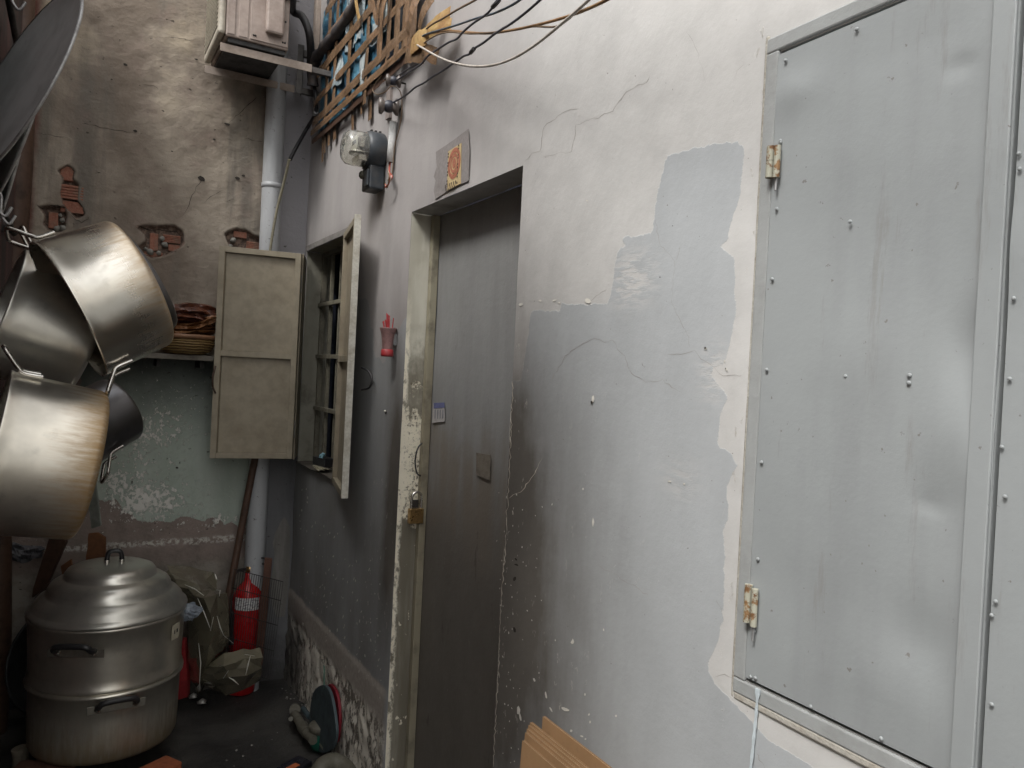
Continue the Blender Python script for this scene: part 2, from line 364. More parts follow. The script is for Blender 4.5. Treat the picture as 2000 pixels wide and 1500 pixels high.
# ragged skirting relief
sk = (U > 2.52)
disp += np.where(sk & (V < .46), -.004*np.clip((.46-V)/.02, 0, 1), 0)
disp += np.where(sk & (V < .34), fbm(U, V, 28, 3, 21)*.010, 0)
Xs = 1+disp
me = bpy.data.meshes.new('house_wall'); me.from_pydata(np.stack([Xs-1, U, V], -1).reshape(-1, 3).tolist(), [], fs)
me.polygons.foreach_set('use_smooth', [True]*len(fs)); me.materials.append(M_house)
uy = U.ravel(); vz = V.ravel()
def wp(pts): return [(WX(*p).y, WX(*p).z) for p in pts]
gray = [(960,744),(1018,745),(1027,700),(1036,648),(1042,607),(1096,608),(1102,593),(1190,598),(1198,575),(1206,516),(1212,490),(1242,481),(1218,479),(1220,468),(1229,460),(1242,464),(1278,456),
 (1280,430),(1290,370),(1302,312),(1318,300),(1380,285),(1440,278),(1453,290),(1450,345),(1447,385),(1436,420),(1424,472),(1412,485),(1437,500),(1438,540),(1438,620),(1434,655),(1429,685),(1418,712),(1390,722),(1404,748),(1422,762),(1425,785),(1412,802),(1406,870),(1432,885),(1440,905),
 (1422,950),(1426,1010),(1412,1035),(1417,1100),(1414,1200),(1402,1262),(1385,1300),(1404,1340),(1432,1366),(1500,1445),(1600,1510)]
gw = wp(gray)+[(.3, .80), (.1, .55), (.1, -.2), (DY1+.03, -.2), (DY1+.03, 1.45)]
# far part of the wall: grey lower coat too
g1 = sdf(uy, vz, gw); g2 = np.minimum(uy-DY1+.01, 1.78-vz+fbm(uy, vz, 3, 4, 77)*.25)
strip_ = sdf(uy, vz, wp([(1003,742),(1018,745),(1022,640),(1005,640)]))
setattr_np(me, 'gray', np.maximum(g1, g2))
br = np.exp(-(((uy-WX(1235,545).y)/.085)**2+((vz-WX(1235,545).z)/.06)**2)**1.5)+np.exp(-(((uy-WX(1330,935).y)/.05)**2+((vz-WX(1330,935).z)/.035)**2))*.6
br += np.exp(-(((uy-WX(1400,725).y)/.035)**2+((vz-WX(1400,730).z)/.05)**2))
setattr_np(me, 'brush', np.clip(br, 0, 1))
def gauss(px, py, sy, sz, a): c = WX(px, py); return a*np.exp(-((uy-c.y)/sy)**2-((vz-c.z)/sz)**2)
soot_dark = gauss(1000, 1080, .17, .60, .72)+gauss(1020, 1240, .46, .66, .72)+gauss(1005, 930, .10, .20, .25)+gauss(768, 960, .085, .50, 1.25)
soot_dark += gauss(740, 1000, .22, .45, .20)+.26*np.clip((uy-2.5)/1.2, 0, 1)*np.clip((2.0-vz)/1.4, 0, 1)+.25*np.clip((1.25-vz)/1.3, 0, 1)*np.clip((uy-.5)/1.3, 0, 1)  # also darkens smoothly towards the far end and the floor
soot_dark += gauss(722, 425, .05, .12, .45)+gauss(745, 395, .1, .05, .35)+gauss(655, 975, .25, .14, .3)+gauss(1515, 375, .012, .05, .35)+gauss(565, 1000, .12, .6, .12)
soot_dark += np.where((uy > 2.4) & (uy < 3.9), .22*np.clip((vz-2.3)/.8, 0, 1), 0)  # darker high up on the far part of the wall
setattr_np(me, 'soot_dark', soot_dark)
cz = gauss(1000, 1000, .05, .6, 1.)+gauss(1060, 1350, .16, .18, .55)+gauss(740, 1150, .25, .25, 1.)+gauss(735, 1020, .10, .35, .7)+gauss(1160, 1000, .25, .3, .2)+gauss(1465, 560, .02, .6, .8)+gauss(600, 1180, .3, .12, .9)
setattr_np(me, 'chipzone', np.clip(cz, 0, 1))
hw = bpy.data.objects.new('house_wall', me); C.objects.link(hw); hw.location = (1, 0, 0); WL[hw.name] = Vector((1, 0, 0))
tag(hw, 'long painted house wall, cream above and grey below, holding the door and windows', 'wall')

def painted(name, a, b, soot_dark=.3, scuff=0.):
    q = NT(name); s_ = q.sep(); nM = q.noise(9, 6, .65, seed=1); nF = q.noise(70, 5, .7, seed=2); nV = q.noise(6, 5, .6, v=q.vec((1, 1, .2)), seed=3)
    c = q.mix(q.step(nV, .35, .7), a, b); c = q.mix(q.ma('MULTIPLY', q.step(nM, .45, .75), soot_dark), c, (.07, .055, .04))
    q.col(c); q.rough(.6); q.bump(nF, .0008); q.bump(nM, .002); return q
# far jamb of the doorway: peeled, yellowed paint; bare patch brightened for direct light
q = NT('peeling_jamb_paint'); s_ = q.sep(); z = s_[2]
nM = q.noise(8, 6, .65, seed=1); nF = q.noise(75, 6, .75, seed=2); nP = q.noise(30, 6, .7, v=q.vec((1, 1, .6)), seed=5); nV = q.noise(7, 5, .6, v=q.vec((2, 1, .25)), seed=3)
c = q.mix(q.step(nV, .35, .7), (.60, .58, .50), (.47, .445, .365))
zz = q.ma('ADD', z, q.ma('MULTIPLY', q.ma('SUBTRACT', q.ma('ADD', q.ma('MULTIPLY', nM, .6), q.ma('MULTIPLY', nP, .4)), .5), .9))
c = q.mix(q.ma('MULTIPLY', q.step(zz, 1.75, 1.5), .75), c, (.19, .17, .125))
dirt = q.step(nV, .35, .6); c = q.mix(q.ma('MULTIPLY', q.ma('MULTIPLY', dirt, q.step(zz, 1.7, 1.3)), .6), c, (.09, .075, .05))
patch = q.ma('MULTIPLY', q.step(zz, 1.03, 1.08), q.step(zz, 1.47, 1.42))
c = q.mix(q.ma('MULTIPLY', patch, .8), c, (.13, .105, .07)); bare = q.ma('MULTIPLY', q.step(q.ma('ADD', q.ma('MULTIPLY', nF, .7), q.ma('MULTIPLY', nM, .3)), .40, .50), patch); c = q.mix(bare, c, (.82, .76, .61))
edge = q.ma('MULTIPLY', q.step(q.ma('ADD', s_[0], q.ma('MULTIPLY', nP, .05)), .047, .036), 1.)
edge = q.ma('MULTIPLY', edge, q.step(zz, 1.95, 1.55)); c = q.mix(q.ma('MULTIPLY', edge, q.step(nP, .38, .5)), c, (.80, .74, .60))
sp = q.ma('MULTIPLY', q.step(nP, .635, .65), q.step(zz, 1.5, 1.1)); c = q.mix(sp, c, (.78, .72, .58))
q.col(c); q.rough(.75); q.bump(q.ma('SUBTRACT', 1., q.ma('ADD', bare, sp)), .0012); q.bump(nF, .001); q.bump(nM, .004); M_jamb = q.m
M_lintel = painted('lintel_paint', (.42, .41, .40), (.33, .32, .31), .5).m
M_reveal = painted('window_reveal_paint', (.30, .29, .235), (.22, .205, .16), .6).m
def plate(name, mat, parent, p00, du, dv, nu, nv, amp=.0, seed=1, nrm=(1, 0, 0), smooth=True, origin=None, sc=12):
    p00, du, dv, nrm = map(Vector, (p00, du, dv, nrm)); b = MB(); vs = []
    A, B = np.meshgrid(np.linspace(0, 1, nu+1), np.linspace(0, 1, nv+1), indexing='ij')
    N = fbm(A*du.length, B*dv.length, sc, 3, seed)*amp
    for i in range(nu+1):
        for j in range(nv+1): vs.append(p00+du*A[i, j]+dv*B[i, j]+nrm*float(N[i, j]))
    fs = [(i*(nv+1)+j, (i+1)*(nv+1)+j, (i+1)*(nv+1)+j+1, i*(nv+1)+j+1) for i in range(nu) for j in range(nv)]
    return b.add(vs, fs, smooth).build(name, mat, parent, origin=origin)
plate('door_jamb', M_jamb, hw, (1.0, DY1, -.02), (.10, 0, 0), (0, 0, DZ+.02), 12, 150, .004, 31, (0, -1, 0))
plate('door_jamb', M_jamb, hw, (1.0, DY0, -.02), (.10, 0, 0), (0, 0, DZ+.02), 6, 60, .002, 32, (0, 1, 0))
plate('lintel', M_lintel, hw, (1.0, DY0, DZ), (.10, 0, 0), (0, DY1-DY0, 0), 6, 40, .003, 33, (0, 0, -1))
MB().box((1.0, DY0, -.05), (1.13, DY1, .012)).build('door_step', M_lintel, hw)
for (a, b_, nm) in (((1.0, WY1, WZ0), (0, 0, WZ1-WZ0), 'window_jamb'), ((1.0, WY0, WZ0), (0, 0, WZ1-WZ0), 'window_jamb')):
    plate(nm, M_reveal, hw, a, (.14, 0, 0), b_, 6, 60, .004, 35, (0, 1, 0))
plate('window_head', M_reveal, hw, (1.0, WY0, WZ1), (.14, 0, 0), (0, WY1-WY0, 0), 6, 40, .003, 36, (0, 0, 1))
plate('window_sill', simple('dirty_sill', (.11, .095, .075), .85, 0, .6), hw, (.985, WY0, WZ0+.004), (.155, 0, 0), (0, WY1-WY0, 0), 8, 50, .008, 37, (0, 0, 1))
# thin raised lip of plaster round the small window head
MB().box((.992, WY0-.03, WZ1), (1.0, WY1, WZ1+.028)).build('window_hood', simple('hood_paint', (.22, .205, .19), .7, 0, .5), hw, bevel=.002)
# room behind the small window (dark), and behind the shutters
rm = MB()
rm.box((1.9, 2.7, .6), (1.95, 4.3, 2.6)); rm.box((1.13, 2.7, .55), (1.95, 4.3, .6)); rm.box((1.13, 2.7, 2.6), (1.95, 4.3, 2.65)); rm.box((1.13, 4.3, .6), (1.9, 4.35, 2.6)); rm.box((1.13, 2.65, .6), (1.9, 2.7, 2.6))
rm.box((1.13, WY1+.001, .6), (1.16, 4.3, 2.6)); rm.box((1.13, 2.7, .6), (1.16, WY0-.001, 2.6))
rm.box((1.13, WY0, .6), (1.16, WY1, WZ0-.002)); rm.box((1.13, WY0, WZ1+.002), (1.16, WY1, 2.6))
rm.build('room_shell', simple('dim_room', (.035, .04, .06), .9), hw)

# ---- door leaf
q = NT('door_steel_paint'); s_ = q.sep(); z = s_[2]; y = s_[1]
nM = q.noise(5, 6, .65, seed=1); nF = q.noise(60, 5, .7, seed=2); nV = q.noise(5, 6, .65, v=q.vec((1, 1.6, .18)), seed=3)
c = q.mix(q.step(nV, .35, .7), (.25, .25, .245), (.205, .203, .20))
zz = q.ma('ADD', z, q.ma('MULTIPLY', q.ma('SUBTRACT', nM, .5), .5))
c = q.mix(q.ma('MULTIPLY', q.step(zz, 1.6, .9), .80), c, (.095, .080, .062))
c = q.mix(q.ma('MULTIPLY', q.ma('MULTIPLY', q.step(zz, 1.5, 1.3), q.step(zz, .9, 1.2)), q.step(nV, .4, .6, 0, .55)), c, (.17, .135, .10))
c = q.mix(q.ma('MULTIPLY', q.step(nF, .66, .72), .5), c, (.33, .31, .27))
sc = q.noise(30, 5, .75, v=q.vec((1, .5, .12)), seed=21); c = q.mix(q.ma('MULTIPLY', q.step(sc, .62, .68), q.step(zz, 1.7, .6, .25, .7)), c, (.045, .038, .03))
sc2 = q.noise(40, 5, .75, v=q.vec((1, 1, .35)), seed=23); c = q.mix(q.ma('MULTIPLY', q.step(sc2, .66, .70), .45), c, (.30, .28, .24))
q.col(c); q.rough(q.step(nM, .3, .7, .42, .62)); q.bump(nF, .0005); q.bump(nM, .006, .6); M_door = q.m
door = plate('door', M_door, hw, (1.100, DY0, .012), (0, DY1-DY0, 0), (0, 0, DZ-.014), 30, 60, .004, 41, (-1, 0, 0), sc=5)
door['label'] = 'dirty grey steel door leaf'
fr = MB(); fr.box((1.072, DY1-.030, .0), (1.098, DY1-.004, DZ-.004))
fr.build('door_frame', painted('door_frame_paint', (.30, .275, .20), (.22, .19, .13), .7).m, hw, bevel=.002)
# hasp and black locking cable on the far jamb
lp = WY(812, 985, DY1-.015)
hs_ = MB(); hs_.box((lp.x-.012, DY1-.016, lp.z-.012), (lp.x+.05, DY1-.012, lp.z+.016)); hs_.build('hasp', M_dark, hw, bevel=.001)
MB().tube([WY(838, 858, DY1-.02), WY(818, 872, DY1-.024), WY(811, 900, DY1-.026), WY(815, 925, DY1-.024), WY(828, 935, DY1-.020), WY(830, 975, DY1-.02), WY(818, 984, DY1-.02)], .0028, 8).build('cable_loop', M_black, hw)
# padlock
pc = WY(812, 1004, DY1-.03)
pl = thing('padlock', 'small brass padlock hanging from the hasp beside the grey door', 'padlock', pc-Vector((0, 0, .022)))
MB().box((pc.x-.026, pc.y-.011, pc.z-.032), (pc.x+.026, pc.y+.011, pc.z+.020)).build('lock_body', M_brass, pl, bevel=.002)
MB().tube([pc+Vector((-.018, 0, .019)), pc+Vector((-.018, 0, .054)), pc+Vector((-.014, 0, .070)), pc+Vector((0, 0, .077)), pc+Vector((.014, 0, .070)), pc+Vector((.018, 0, .054)), pc+Vector((.018, 0, .019))], .0048, 10).build('shackle', M_chrome, pl)
# stuck papers on the door
def quad_on_x(name, pxs, X0, mat, label=None, cat=None, parent=None, th=.0006):
    P = [WX(x, y, X0) for x, y in pxs]; b = MB(); n = len(P)
    b.add([p for p in P]+[p+Vector((th, 0, 0)) for p in P], [tuple(range(n)), tuple(range(2*n-1, n-1, -1))]+[(i, (i+1) % n, n+(i+1) % n, n+i) for i in range(n)])
    o = b.build(name, mat, parent)
    if label: tag(o, label, cat)
    return o
st = quad_on_x('paper_sticker', [(846,787),(868,786),(868,823),(844,826)], 1.094, simple('worn_paper', (.42, .40, .39), .8, 0, .4, (.2, .18, .17), 60), 'small torn pale paper with blue top stuck on the grey door', 'sticker')
quad_on_x('blue_print', [(847,787),(868,786),(868,796),(847,798)], 1.0930, simple('blue_ink', (.12, .13, .26), .7), parent=st)
for k in range(4): quad_on_x('print_line', [(849+k*5, 800), (851+k*5, 800), (850.5+k*5, 817), (848.5+k*5, 818)], 1.0930, simple('grey_ink', (.2, .2, .22), .7), parent=st)
quad_on_x('paper_sticker', [(930,884),(958,889),(957,938),(948,936),(930,926)], 1.094, simple('brown_paper', (.17, .145, .115), .75, 0, .5, None, 40), 'faded brown torn paper stuck low on the grey door', 'sticker')
# ---- small barred window: frame and bars
wf = MB(); t = .022
wf.box((1.075, WY0, WZ0+.01), (1.10, WY0+t, WZ1)); wf.box((1.075, WY1-t, WZ0+.01), (1.10, WY1, WZ1)); wf.box((1.075, WY0+t, WZ1-t), (1.10, WY1-t, WZ1)); wf.box((1.075, WY0+t, WZ0+.01), (1.10, WY1-t, WZ0+.01+t))
M_bar = simple('bar_paint', (.19, .175, .13), .6, 0, .6, (.06, .05, .035), 20)
wfo = wf.build('window_frame', M_bar, hw, bevel=.0015)
for k in range(4):
    yb = WY0+(k+1)*(WY1-WY0)/5
    MB().box((1.080, yb-.0085, WZ0+.03), (1.097, yb+.0085, WZ1-.022)).build('bar', M_bar, wfo, bevel=.002)
for zb in (1.905, 1.645, 1.385): MB().box((1.064, WY0+.003, zb-.010), (1.080, WY1-.003, zb+.010)).build('bar', M_bar, wfo, bevel=.002)

# ---- shutter leaves of the small window
def leaf(parent_name, label, A, B, z0, z1, side, seedn):
    """steel-framed leaf between plan points A and B; side = unit normal to the face with visible frame"""
    A = Vector((*A, 0)); B = Vector((*B, 0)); d = (B-A); L = d.length; d.normalize(); n = Vector(side).normalized(); up = Vector((0, 0, 1))
    def bx(a0, a1, h0, h1, t0, t1):
        b = MB(); c = A+d*((a0+a1)/2)+up*((h0+h1)/2)+n*((t0+t1)/2); return b.obox(c, d*((a1-a0)/2), n*((t1-t0)/2), up*((h1-h0)/2))
    fw = .026; root = bx(0, L, z0, z1, -.001, .001).build('window_shutter', M_beige, hw); root['label'] = label
    bx(0, fw, z0, z1, .001, .024).build('stile', M_beige, root, bevel=.0015); bx(L-fw, L, z0, z1, .001, .024).build('stile', M_beige, root, bevel=.0015)
    zm = z0+(z1-z0)*.497
    for (a, b_) in ((z0, z0+fw), (z1-fw, z1), (zm-fw/2, zm+fw/2)): bx(fw, L-fw, a, b_, .0012, .0235).build('rail', M_beige, root, bevel=.0015)
    for (a, b_) in ((z0+fw, zm-fw/2), (zm+fw/2, z1-fw)): bx(fw+.001, L-fw-.001, a+.001, b_-.001, .0015, .006).build('panel', M_beige, root, bevel=.001)
    return root, A, d, n, L
a_ = PD(431, 487, 3.50); b_ = PD(590, 492, 3.63); a2 = PD(414, 890, 3.50); b3 = PD(574, 900, 3.63)
lv, A_, d_, n_, L_ = leaf('l', 'open dusty beige shutter leaf with two panels, facing the viewer', ((a2.x+a_.x)/2, (a2.y+a_.y)/2), ((b_.x+b3.x)/2, (b_.y+b3.y)/2), (a2.z+b3.z)/2, (a_.z+b_.z)/2, (-d_.y, d_.x, 0) if False else (-.49, -.87, 0), 1)
# ring pull on its outer edge
MB().tube([PD(421, 715, 3.47), PD(416, 735, 3.45), PD(416, 755, 3.45), PD(421, 768, 3.47)], .004, 8).build('handle', M_wood, lv)
hz = MB()
for zc in (a2.z+.13, a2.z+.82): hz.tube([Vector((b_.x-.004, b_.y-.006, zc-.04)), Vector((b_.x-.004, b_.y-.006, zc+.04))], .008, 10)
hz.build('hinge', M_gal, lv)['kind'] = 'stuff'
hp = MB(); hp.obox(((b_.x+.006+.993)/2, (b_.y+WY1-.01)/2, (a2.z+a_.z)/2), ((.993-b_.x-.006)/2, (WY1-.01-b_.y)/2, 0), (.002, -.001, 0), (0, 0, .49)); hp.build('hinge_plate', M_beige, lv)
f1 = (.909, 2.782); h1 = (.990, 3.175)
nn = Vector((-(h1[1]-f1[1]), (h1[0]-f1[0]), 0)).normalized()
lv2, *_ = leaf('r', 'shutter leaf folded back along the wall, its pale chipped edge towards the viewer', h1, f1, WZ0, WZ1-.008, nn, 2)
dd = Vector((f1[0]-h1[0], f1[1]-h1[1], 0)).normalized()
MB().obox(Vector((*f1, (WZ0+WZ1)/2))+dd*.0015+nn*.0115, dd*.0012, nn*.0125, (0, 0, (WZ1-WZ0)/2)).build('edge_strip', M_palesteel, lv2, bevel=.0005)
MB().tube([Vector((.955, 2.83, 1.60)), Vector((.975, 2.80, 1.585)), Vector((.98, 2.78, 1.555)), Vector((.975, 2.79, 1.525)), Vector((.955, 2.82, 1.515))], .004, 8).build('handle', M_black, lv2)

# wire and little bulb on the bars
wi = thing('hanging_bulb', 'tiny pale bulb on a twisted bare wire tied to the window bar', 'bulb', WX(679, 690, 1.04))
p0 = WX(679, 690, 1.0)
MB().tube([WX(681,692,1.0), WX(672,695,1.0), WX(659,703,1.0), WX(660,712,1.01), WX(680,722,1.0), WX(682,733,1.0), WX(668,745,1.0), WX(663,765,1.0), WX(666,780,1.0), WX(680,790,1.02)], .0016, 6).build('wire', M_wirewhite, wi)
MB().lathe([(0, -.012), (.006, -.009), (.009, 0), (.006, .008), (0, .011)], 14, Matrix.Translation(WX(678, 689, 1.0))).build('bulb', M_palesteel, wi)
# black box and wrapper on the sill
sp = WX(622, 915, 1.0)
bx = thing('black_box', 'small black box with torn wrappers lying on the window sill', 'box', (1.03, 3.47, WZ0+.02))
MB().obox((1.02, 3.49, WZ0+.050), (.028, .006, 0), (-.012, .058, 0), (0, 0, .019)).build('box_body', M_black, bx, bevel=.002)
cr = MB()
for k in range(9):
    c0 = Vector((.995+random.uniform(-.012, .012), 3.49+random.uniform(-.06, .055), WZ0+.018+random.uniform(0, .010))); cr.obox(c0, (.012, .004, random.uniform(-.004, .004)), (random.uniform(-.004, .004), .020, .002), (0, 0, .0012))
cr.build('torn_wrapper', simple('wrapper', (.42, .38, .26), .5, 0, .5, (.08, .12, .2), 60), bx)
MB().obox((1.01, 3.49, WZ0+.078), (.010, .012, .004), (-.004, .012, 0), (0, 0, .006)).build('blue_scrap', simple('blue_scrap', (.22, .40, .46), .4), bx)

# ================================================================== STEEL SHUTTER WINDOW
q = NT('grey_shutter_paint'); s_ = q.sep(); nM = q.noise(3, 5, .6, seed=1); nF = q.noise(120, 4, .6, seed=2); nV = q.noise(5, 5, .6, v=q.vec((1, 1.2, .2)), seed=3)
c = q.mix(q.step(nM, .35, .7), (.325, .342, .344), (.29, .306, .308)); c = q.mix(q.ma('MULTIPLY', q.step(nV, .5, .75), .35), c, (.22, .225, .23))
c = q.mix(q.step(q.noise(70, 3, .6, seed=6), .70, .74), c, (.20, .19, .18)); c = q.mix(q.ma('MULTIPLY', q.step(q.noise(16, 6, .75, v=q.vec((1, 1, .12)), seed=16), .60, .70), .35), c, (.20, .185, .165))
q.col(c); q.rough(q.step(nM, .3, .7, .60, .74)); q.bump(nF, .0003); q.bump(q.noise(6, 3, .5, seed=7), .006, .3); M_sh = q.m
M_shf = painted('grey_frame_paint', (.37, .38, .375), (.325, .335, .33), .22).m
def sheet(name, y0, y1, z0, z1, x, dents, seed):
    ny, nz = 50, 110; A, B = np.meshgrid(np.linspace(y0, y1, ny+1), np.linspace(z0, z1, nz+1), indexing='ij')
    D = fbm(A, B, 4, 2, seed)*.004+fbm(A, B, 1.7, 1, seed+5)*.007
    ed = np.minimum(np.minimum(A-y0, y1-A), np.minimum(B-z0, z1-B)); D *= np.clip(ed/.07, 0, 1)
    for (py, pz, s, a, stretch) in dents:
        D += a*np.exp(-((A-py)/(s*stretch))**2-((B-pz)/s)**2)
    b = MB(); b.add(np.stack([x+D, A, B], -1).reshape(-1, 3).tolist(), [(i*(nz+1)+j, i*(nz+1)+j+1, (i+1)*(nz+1)+j+1, (i+1)*(nz+1)+j) for i in range(ny) for j in range(nz)], True)
    # folded edges
    b.box((x+.001, y0, z0), (x+.024, y0+.002, z1)); b.box((x+.001, y1-.002, z0), (x+.024, y1, z1)); b.box((x+.001, y0+.002, z1-.002), (x+.024, y1-.002, z1)); b.box((x+.001, y0+.002, z0), (x+.024, y1-.002, z0+.002))
    return b.build(name, M_sh, hw)
dd_ = [(WX(x, y).y, WX(x, y).z, s, a, k) for x, y, s, a, k in ((1820,985,.010,.0025,2.),(1835,975,.03,.002,1.2),(1900,680,.05,.007,.6),(1800,1250,.05,.006,1.),(1690,700,.09,-.006,.9),(1880,130,.012,.003,1.6),(1890,860,.06,-.006,.8),(1560,180,.03,-.004,1.5))]
lfA = sheet('shutter_leaf', .5225, SY1-.0025, SZ0+.007, SZ1-.008, .993, dd_, 51); lfA['label'] = 'wide dented grey steel shutter leaf on two rusty hinges'
lfB = sheet('shutter_leaf', SY0+.004, .5165, SZ0+.006, SZ1-.006, .993, [(WX(1990,480).y, WX(1990,480).z, .05, -.004, .5)], 61)
MB().box((.986, .5235, SZ0+.008), (.9905, .552, SZ1-.008)).build('cover_strip', M_sh, lfA, bevel=.0015)
sf = MB(); t = .026
sf.box((.9945, SY1, SZ0-.002), (1.02, SY1+t, SZ1+.002)); sf.box((.9945, SY0-t, SZ1+.002), (1.02, SY1+t, SZ1+.002+t)); sf.box((.9945, SY0-t, SZ0-.028), (1.02, SY1+t, SZ0-.002)); sf.box((.9945, SY0-t, SZ0-.002), (1.02, SY0, SZ1+.002))
sf.build('shutter_frame', M_shf, hw, bevel=.003)
sf2 = MB(); sf2.box((.9965, SY1+t-.002, SZ0-.04), (1.003, SY1+t+.006, SZ1+.035)); sf2.box((.9955, SY0-t, SZ0-.040), (1.003, SY1+t-.002, SZ0-.027))
sf2.build('plaster_bead', simple('bead_cream', (.48, .455, .40), .85, 0, .5, (.25, .2, .15), 40, .003), hw, bevel=.003)
MB().box((1.03, SY0-.02, SZ0-.02), (1.05, SY1+.02, SZ1+.02)).build('gap_shade_sheet', M_dark, hw)  # added dark sheet standing in for shade in the shutter gaps
rv = MB(); rv.lathe([(.0001, -.0016), (.0018, -.0014), (.0029, -.0007), (.0032, .001)], 10, Matrix.Rotation(math.pi/2, 4, 'Y')); 
first = None
rivs = [(1534,118),(1524,275),(1516,408),(1508,545),(1497,722),(1487,903),(1480,1092),(1466,1322),(1475,1324),(1673,57),(1583,1380),(1721,1443),(1973,170),(1957,370),(1947,547),(1918,1097),(1660,433),(1652,735),(1776,733),(1775,748),(1473,1233),(1524,278),(1937,735)]
for (x, y) in rivs:
    p = WX(x, y, .990)
    if first is None:
        first = rv.build('rivet', M_sh, lfA, local=True); o = first
    else: o = first.copy(); C.objects.link(o); o.parent = lfA
    o.location = p-wl(lfA)-Vector((.0005, 0, 0))
for (x, y) in [(1990,300),(1980,583),(1972,740),(1957,873),(1937,1202),(1945,1175),(1937,1376),(1992,330),(1963,970)]:
    p = WX(x, y, .990); o = first.copy(); C.objects.link(o); o.parent = lfB; o.location = p-wl(lfB)-Vector((.0008, 0, 0)); o.scale = (.85,)*3
q = NT('rusty_hinge'); n = q.noise(60, 5, .7); n2 = q.noise(25, 4, .6, seed=3); q.col(q.mix(q.step(n, .5, .6), (.40, .39, .31), q.mix(q.step(n2, .4, .6), (.13, .055, .02), (.28, .16, .07)))); q.rough(.7); q.bump(n, .001); M_hinge = q.m
for (x, y, hh) in ((1510, 315, .026), (1466, 1180, .031)):
    p = WX(x, y, .985); b = MB()
    b.tube([p+Vector((0, .006, -hh)), p+Vector((0, .006, hh*.05))], .0068, 12); b.tube([p+Vector((0, .006, hh*.08)), p+Vector((0, .006, hh))], .0068, 12)
    b.tube([p+Vector((-.001, -.009, -hh*1.1)), p+Vector((-.001, -.009, hh*.9))], .0055, 12)
    b.build('hinge', M_hinge, lfA)
    MB().tube([p+Vector((.001, -.008, -hh*1.05)), p+Vector((0, -.008, -hh*1.9))], .0022, 8).build('hinge_pin', M_gal, lfA)
# white paint dribble under the frame
dr = [WX(1482,1345,.9935), WX(1478,1400,.9950), WX(1474,1440,.9955), WX(1468,1500,.9955), WX(1462,1560,.9955)]
b = MB(); vs = []
for i, p in enumerate(catmull(dr, 6)):
    ww = .0052 if i < 2 else .0026+.0006*math.sin(i*1.7); vs += [p+Vector((-.002, ww, 0)), p+Vector((-.002, -ww, 0))]
b.add(vs, [(2*i, 2*i+1, 2*i+3, 2*i+2) for i in range(len(vs)//2-1)]); b.build('paint_dribble', simple('pale_blue_white_paint', (.62, .69, .72), .5, 0, .1), hw, solid=.0012)

# ================================================================== CRACKS AND CHIPS on the house wall
def crack(pts, w0, mat, parent=hw, plane='x', jit=1.0, off=.0003):
    P = []
    for i in range(len(pts)-1):
        a, c_ = pts[i], pts[i+1]; n = max(2, int(math.hypot(c_[0]-a[0], c_[1]-a[1])/7))
        for k in range(n): t = k/n; P.append((a[0]+(c_[0]-a[0])*t+random.uniform(-2, 2)*jit, a[1]+(c_[1]-a[1])*t+random.uniform(-2, 2)*jit))
    P.append(pts[-1]); b = MB(); vs = []
    for i, (x, y) in enumerate(P):
        a = P[max(i-1, 0)]; c_ = P[min(i+1, len(P)-1)]; dx, dy = c_[0]-a[0], c_[1]-a[1]; L = math.hypot(dx, dy) or 1
        ww = w0*.5*(.25+.9*random.random())*(1 if 0 < i < len(P)-1 else .1); nx, ny = -dy/L*ww/2, dx/L*ww/2
        for s in (1, -1):
            if plane == 'x':
                q_ = WX(x+nx*s, y+ny*s); i0 = np.searchsorted(ly, q_.y); j0 = np.searchsorted(lz, q_.z)
                i0 = min(max(i0, 1), len(ly)-1); j0 = min(max(j0, 1), len(lz)-1)
                vs.append(Vector((min(Xs[i0, j0], Xs[i0-1, j0-1], Xs[i0, j0-1], Xs[i0-1, j0])-off, q_.y, q_.z)))
            else:
                q_ = WY(x+nx*s, y+ny*s); vs.append(Vector((q_.x, 3.92+float(bdisp(np.array([q_.x]), np.array([q_.z]))[0])-.0025, q_.z)))
    b.add(vs, [(2*i, 2*i+1, 2*i+3, 2*i+2) for i in range(len(P)-1)]); return b.build('crack', mat, parent)
M_crack = simple('crack_dark', (.33, .30, .275), .9, 0, .3); M_crackp = simple('crack_pale', (.56, .50, .42), .9)
M_crackd = simple('crack_black', (.035, .028, .022), .95)
for c_, w_ in (([(1025,314),(1042,300),(1057,297),(1061,270),(1063,249),(1085,232),(1107,219),(1132,213)], 2.), ([(1064,307),(1090,300),(1119,297),(1126,270),(1128,245),(1145,238),(1162,232),(1197,219),(1210,200),(1218,185),(1240,170),(1262,160),(1270,148)], 1.6),
    ([(1080,744),(1100,710),(1120,684),(1145,672),(1168,660),(1185,668),(1200,664),(1212,682),(1224,696),(1236,730),(1264,746),(1296,742),(1316,757),(1336,766)], 1.7), ([(1284,428),(1290,460),(1296,480),(1324,512),(1316,588),(1330,620),(1348,652),(1352,680)], 1.1),
    ([(1304,692),(1335,691),(1360,684),(1375,700),(1392,712),(1416,736),(1456,732)], 1.5), ([(1165,1105),(1180,1112),(1200,1118),(1222,1135),(1240,1145),(1270,1165)], 1.4), ([(1324,512),(1332,490),(1336,478)], 1.),
    ([(1340,60),(1360,90),(1372,130),(1380,165)], .8), ([(1400,1170),(1412,1190),(1418,1215)], 1.), ([(1478,1470),(1490,1490),(1500,1510)], 2.), ([(1430,160),(1440,140),(1456,120)], .8), ([(1398,1322),(1418,1318),(1436,1325)], 1.6)):
    crack(c_, w_, M_crack)
crack([(995,972),(1005,966),(1020,960),(1035,940),(1045,925),(1056,905),(1061,893)], 3., M_crackp)
crack([(1155,588),(1168,578),(1180,572),(1190,566)], 3., M_crack)
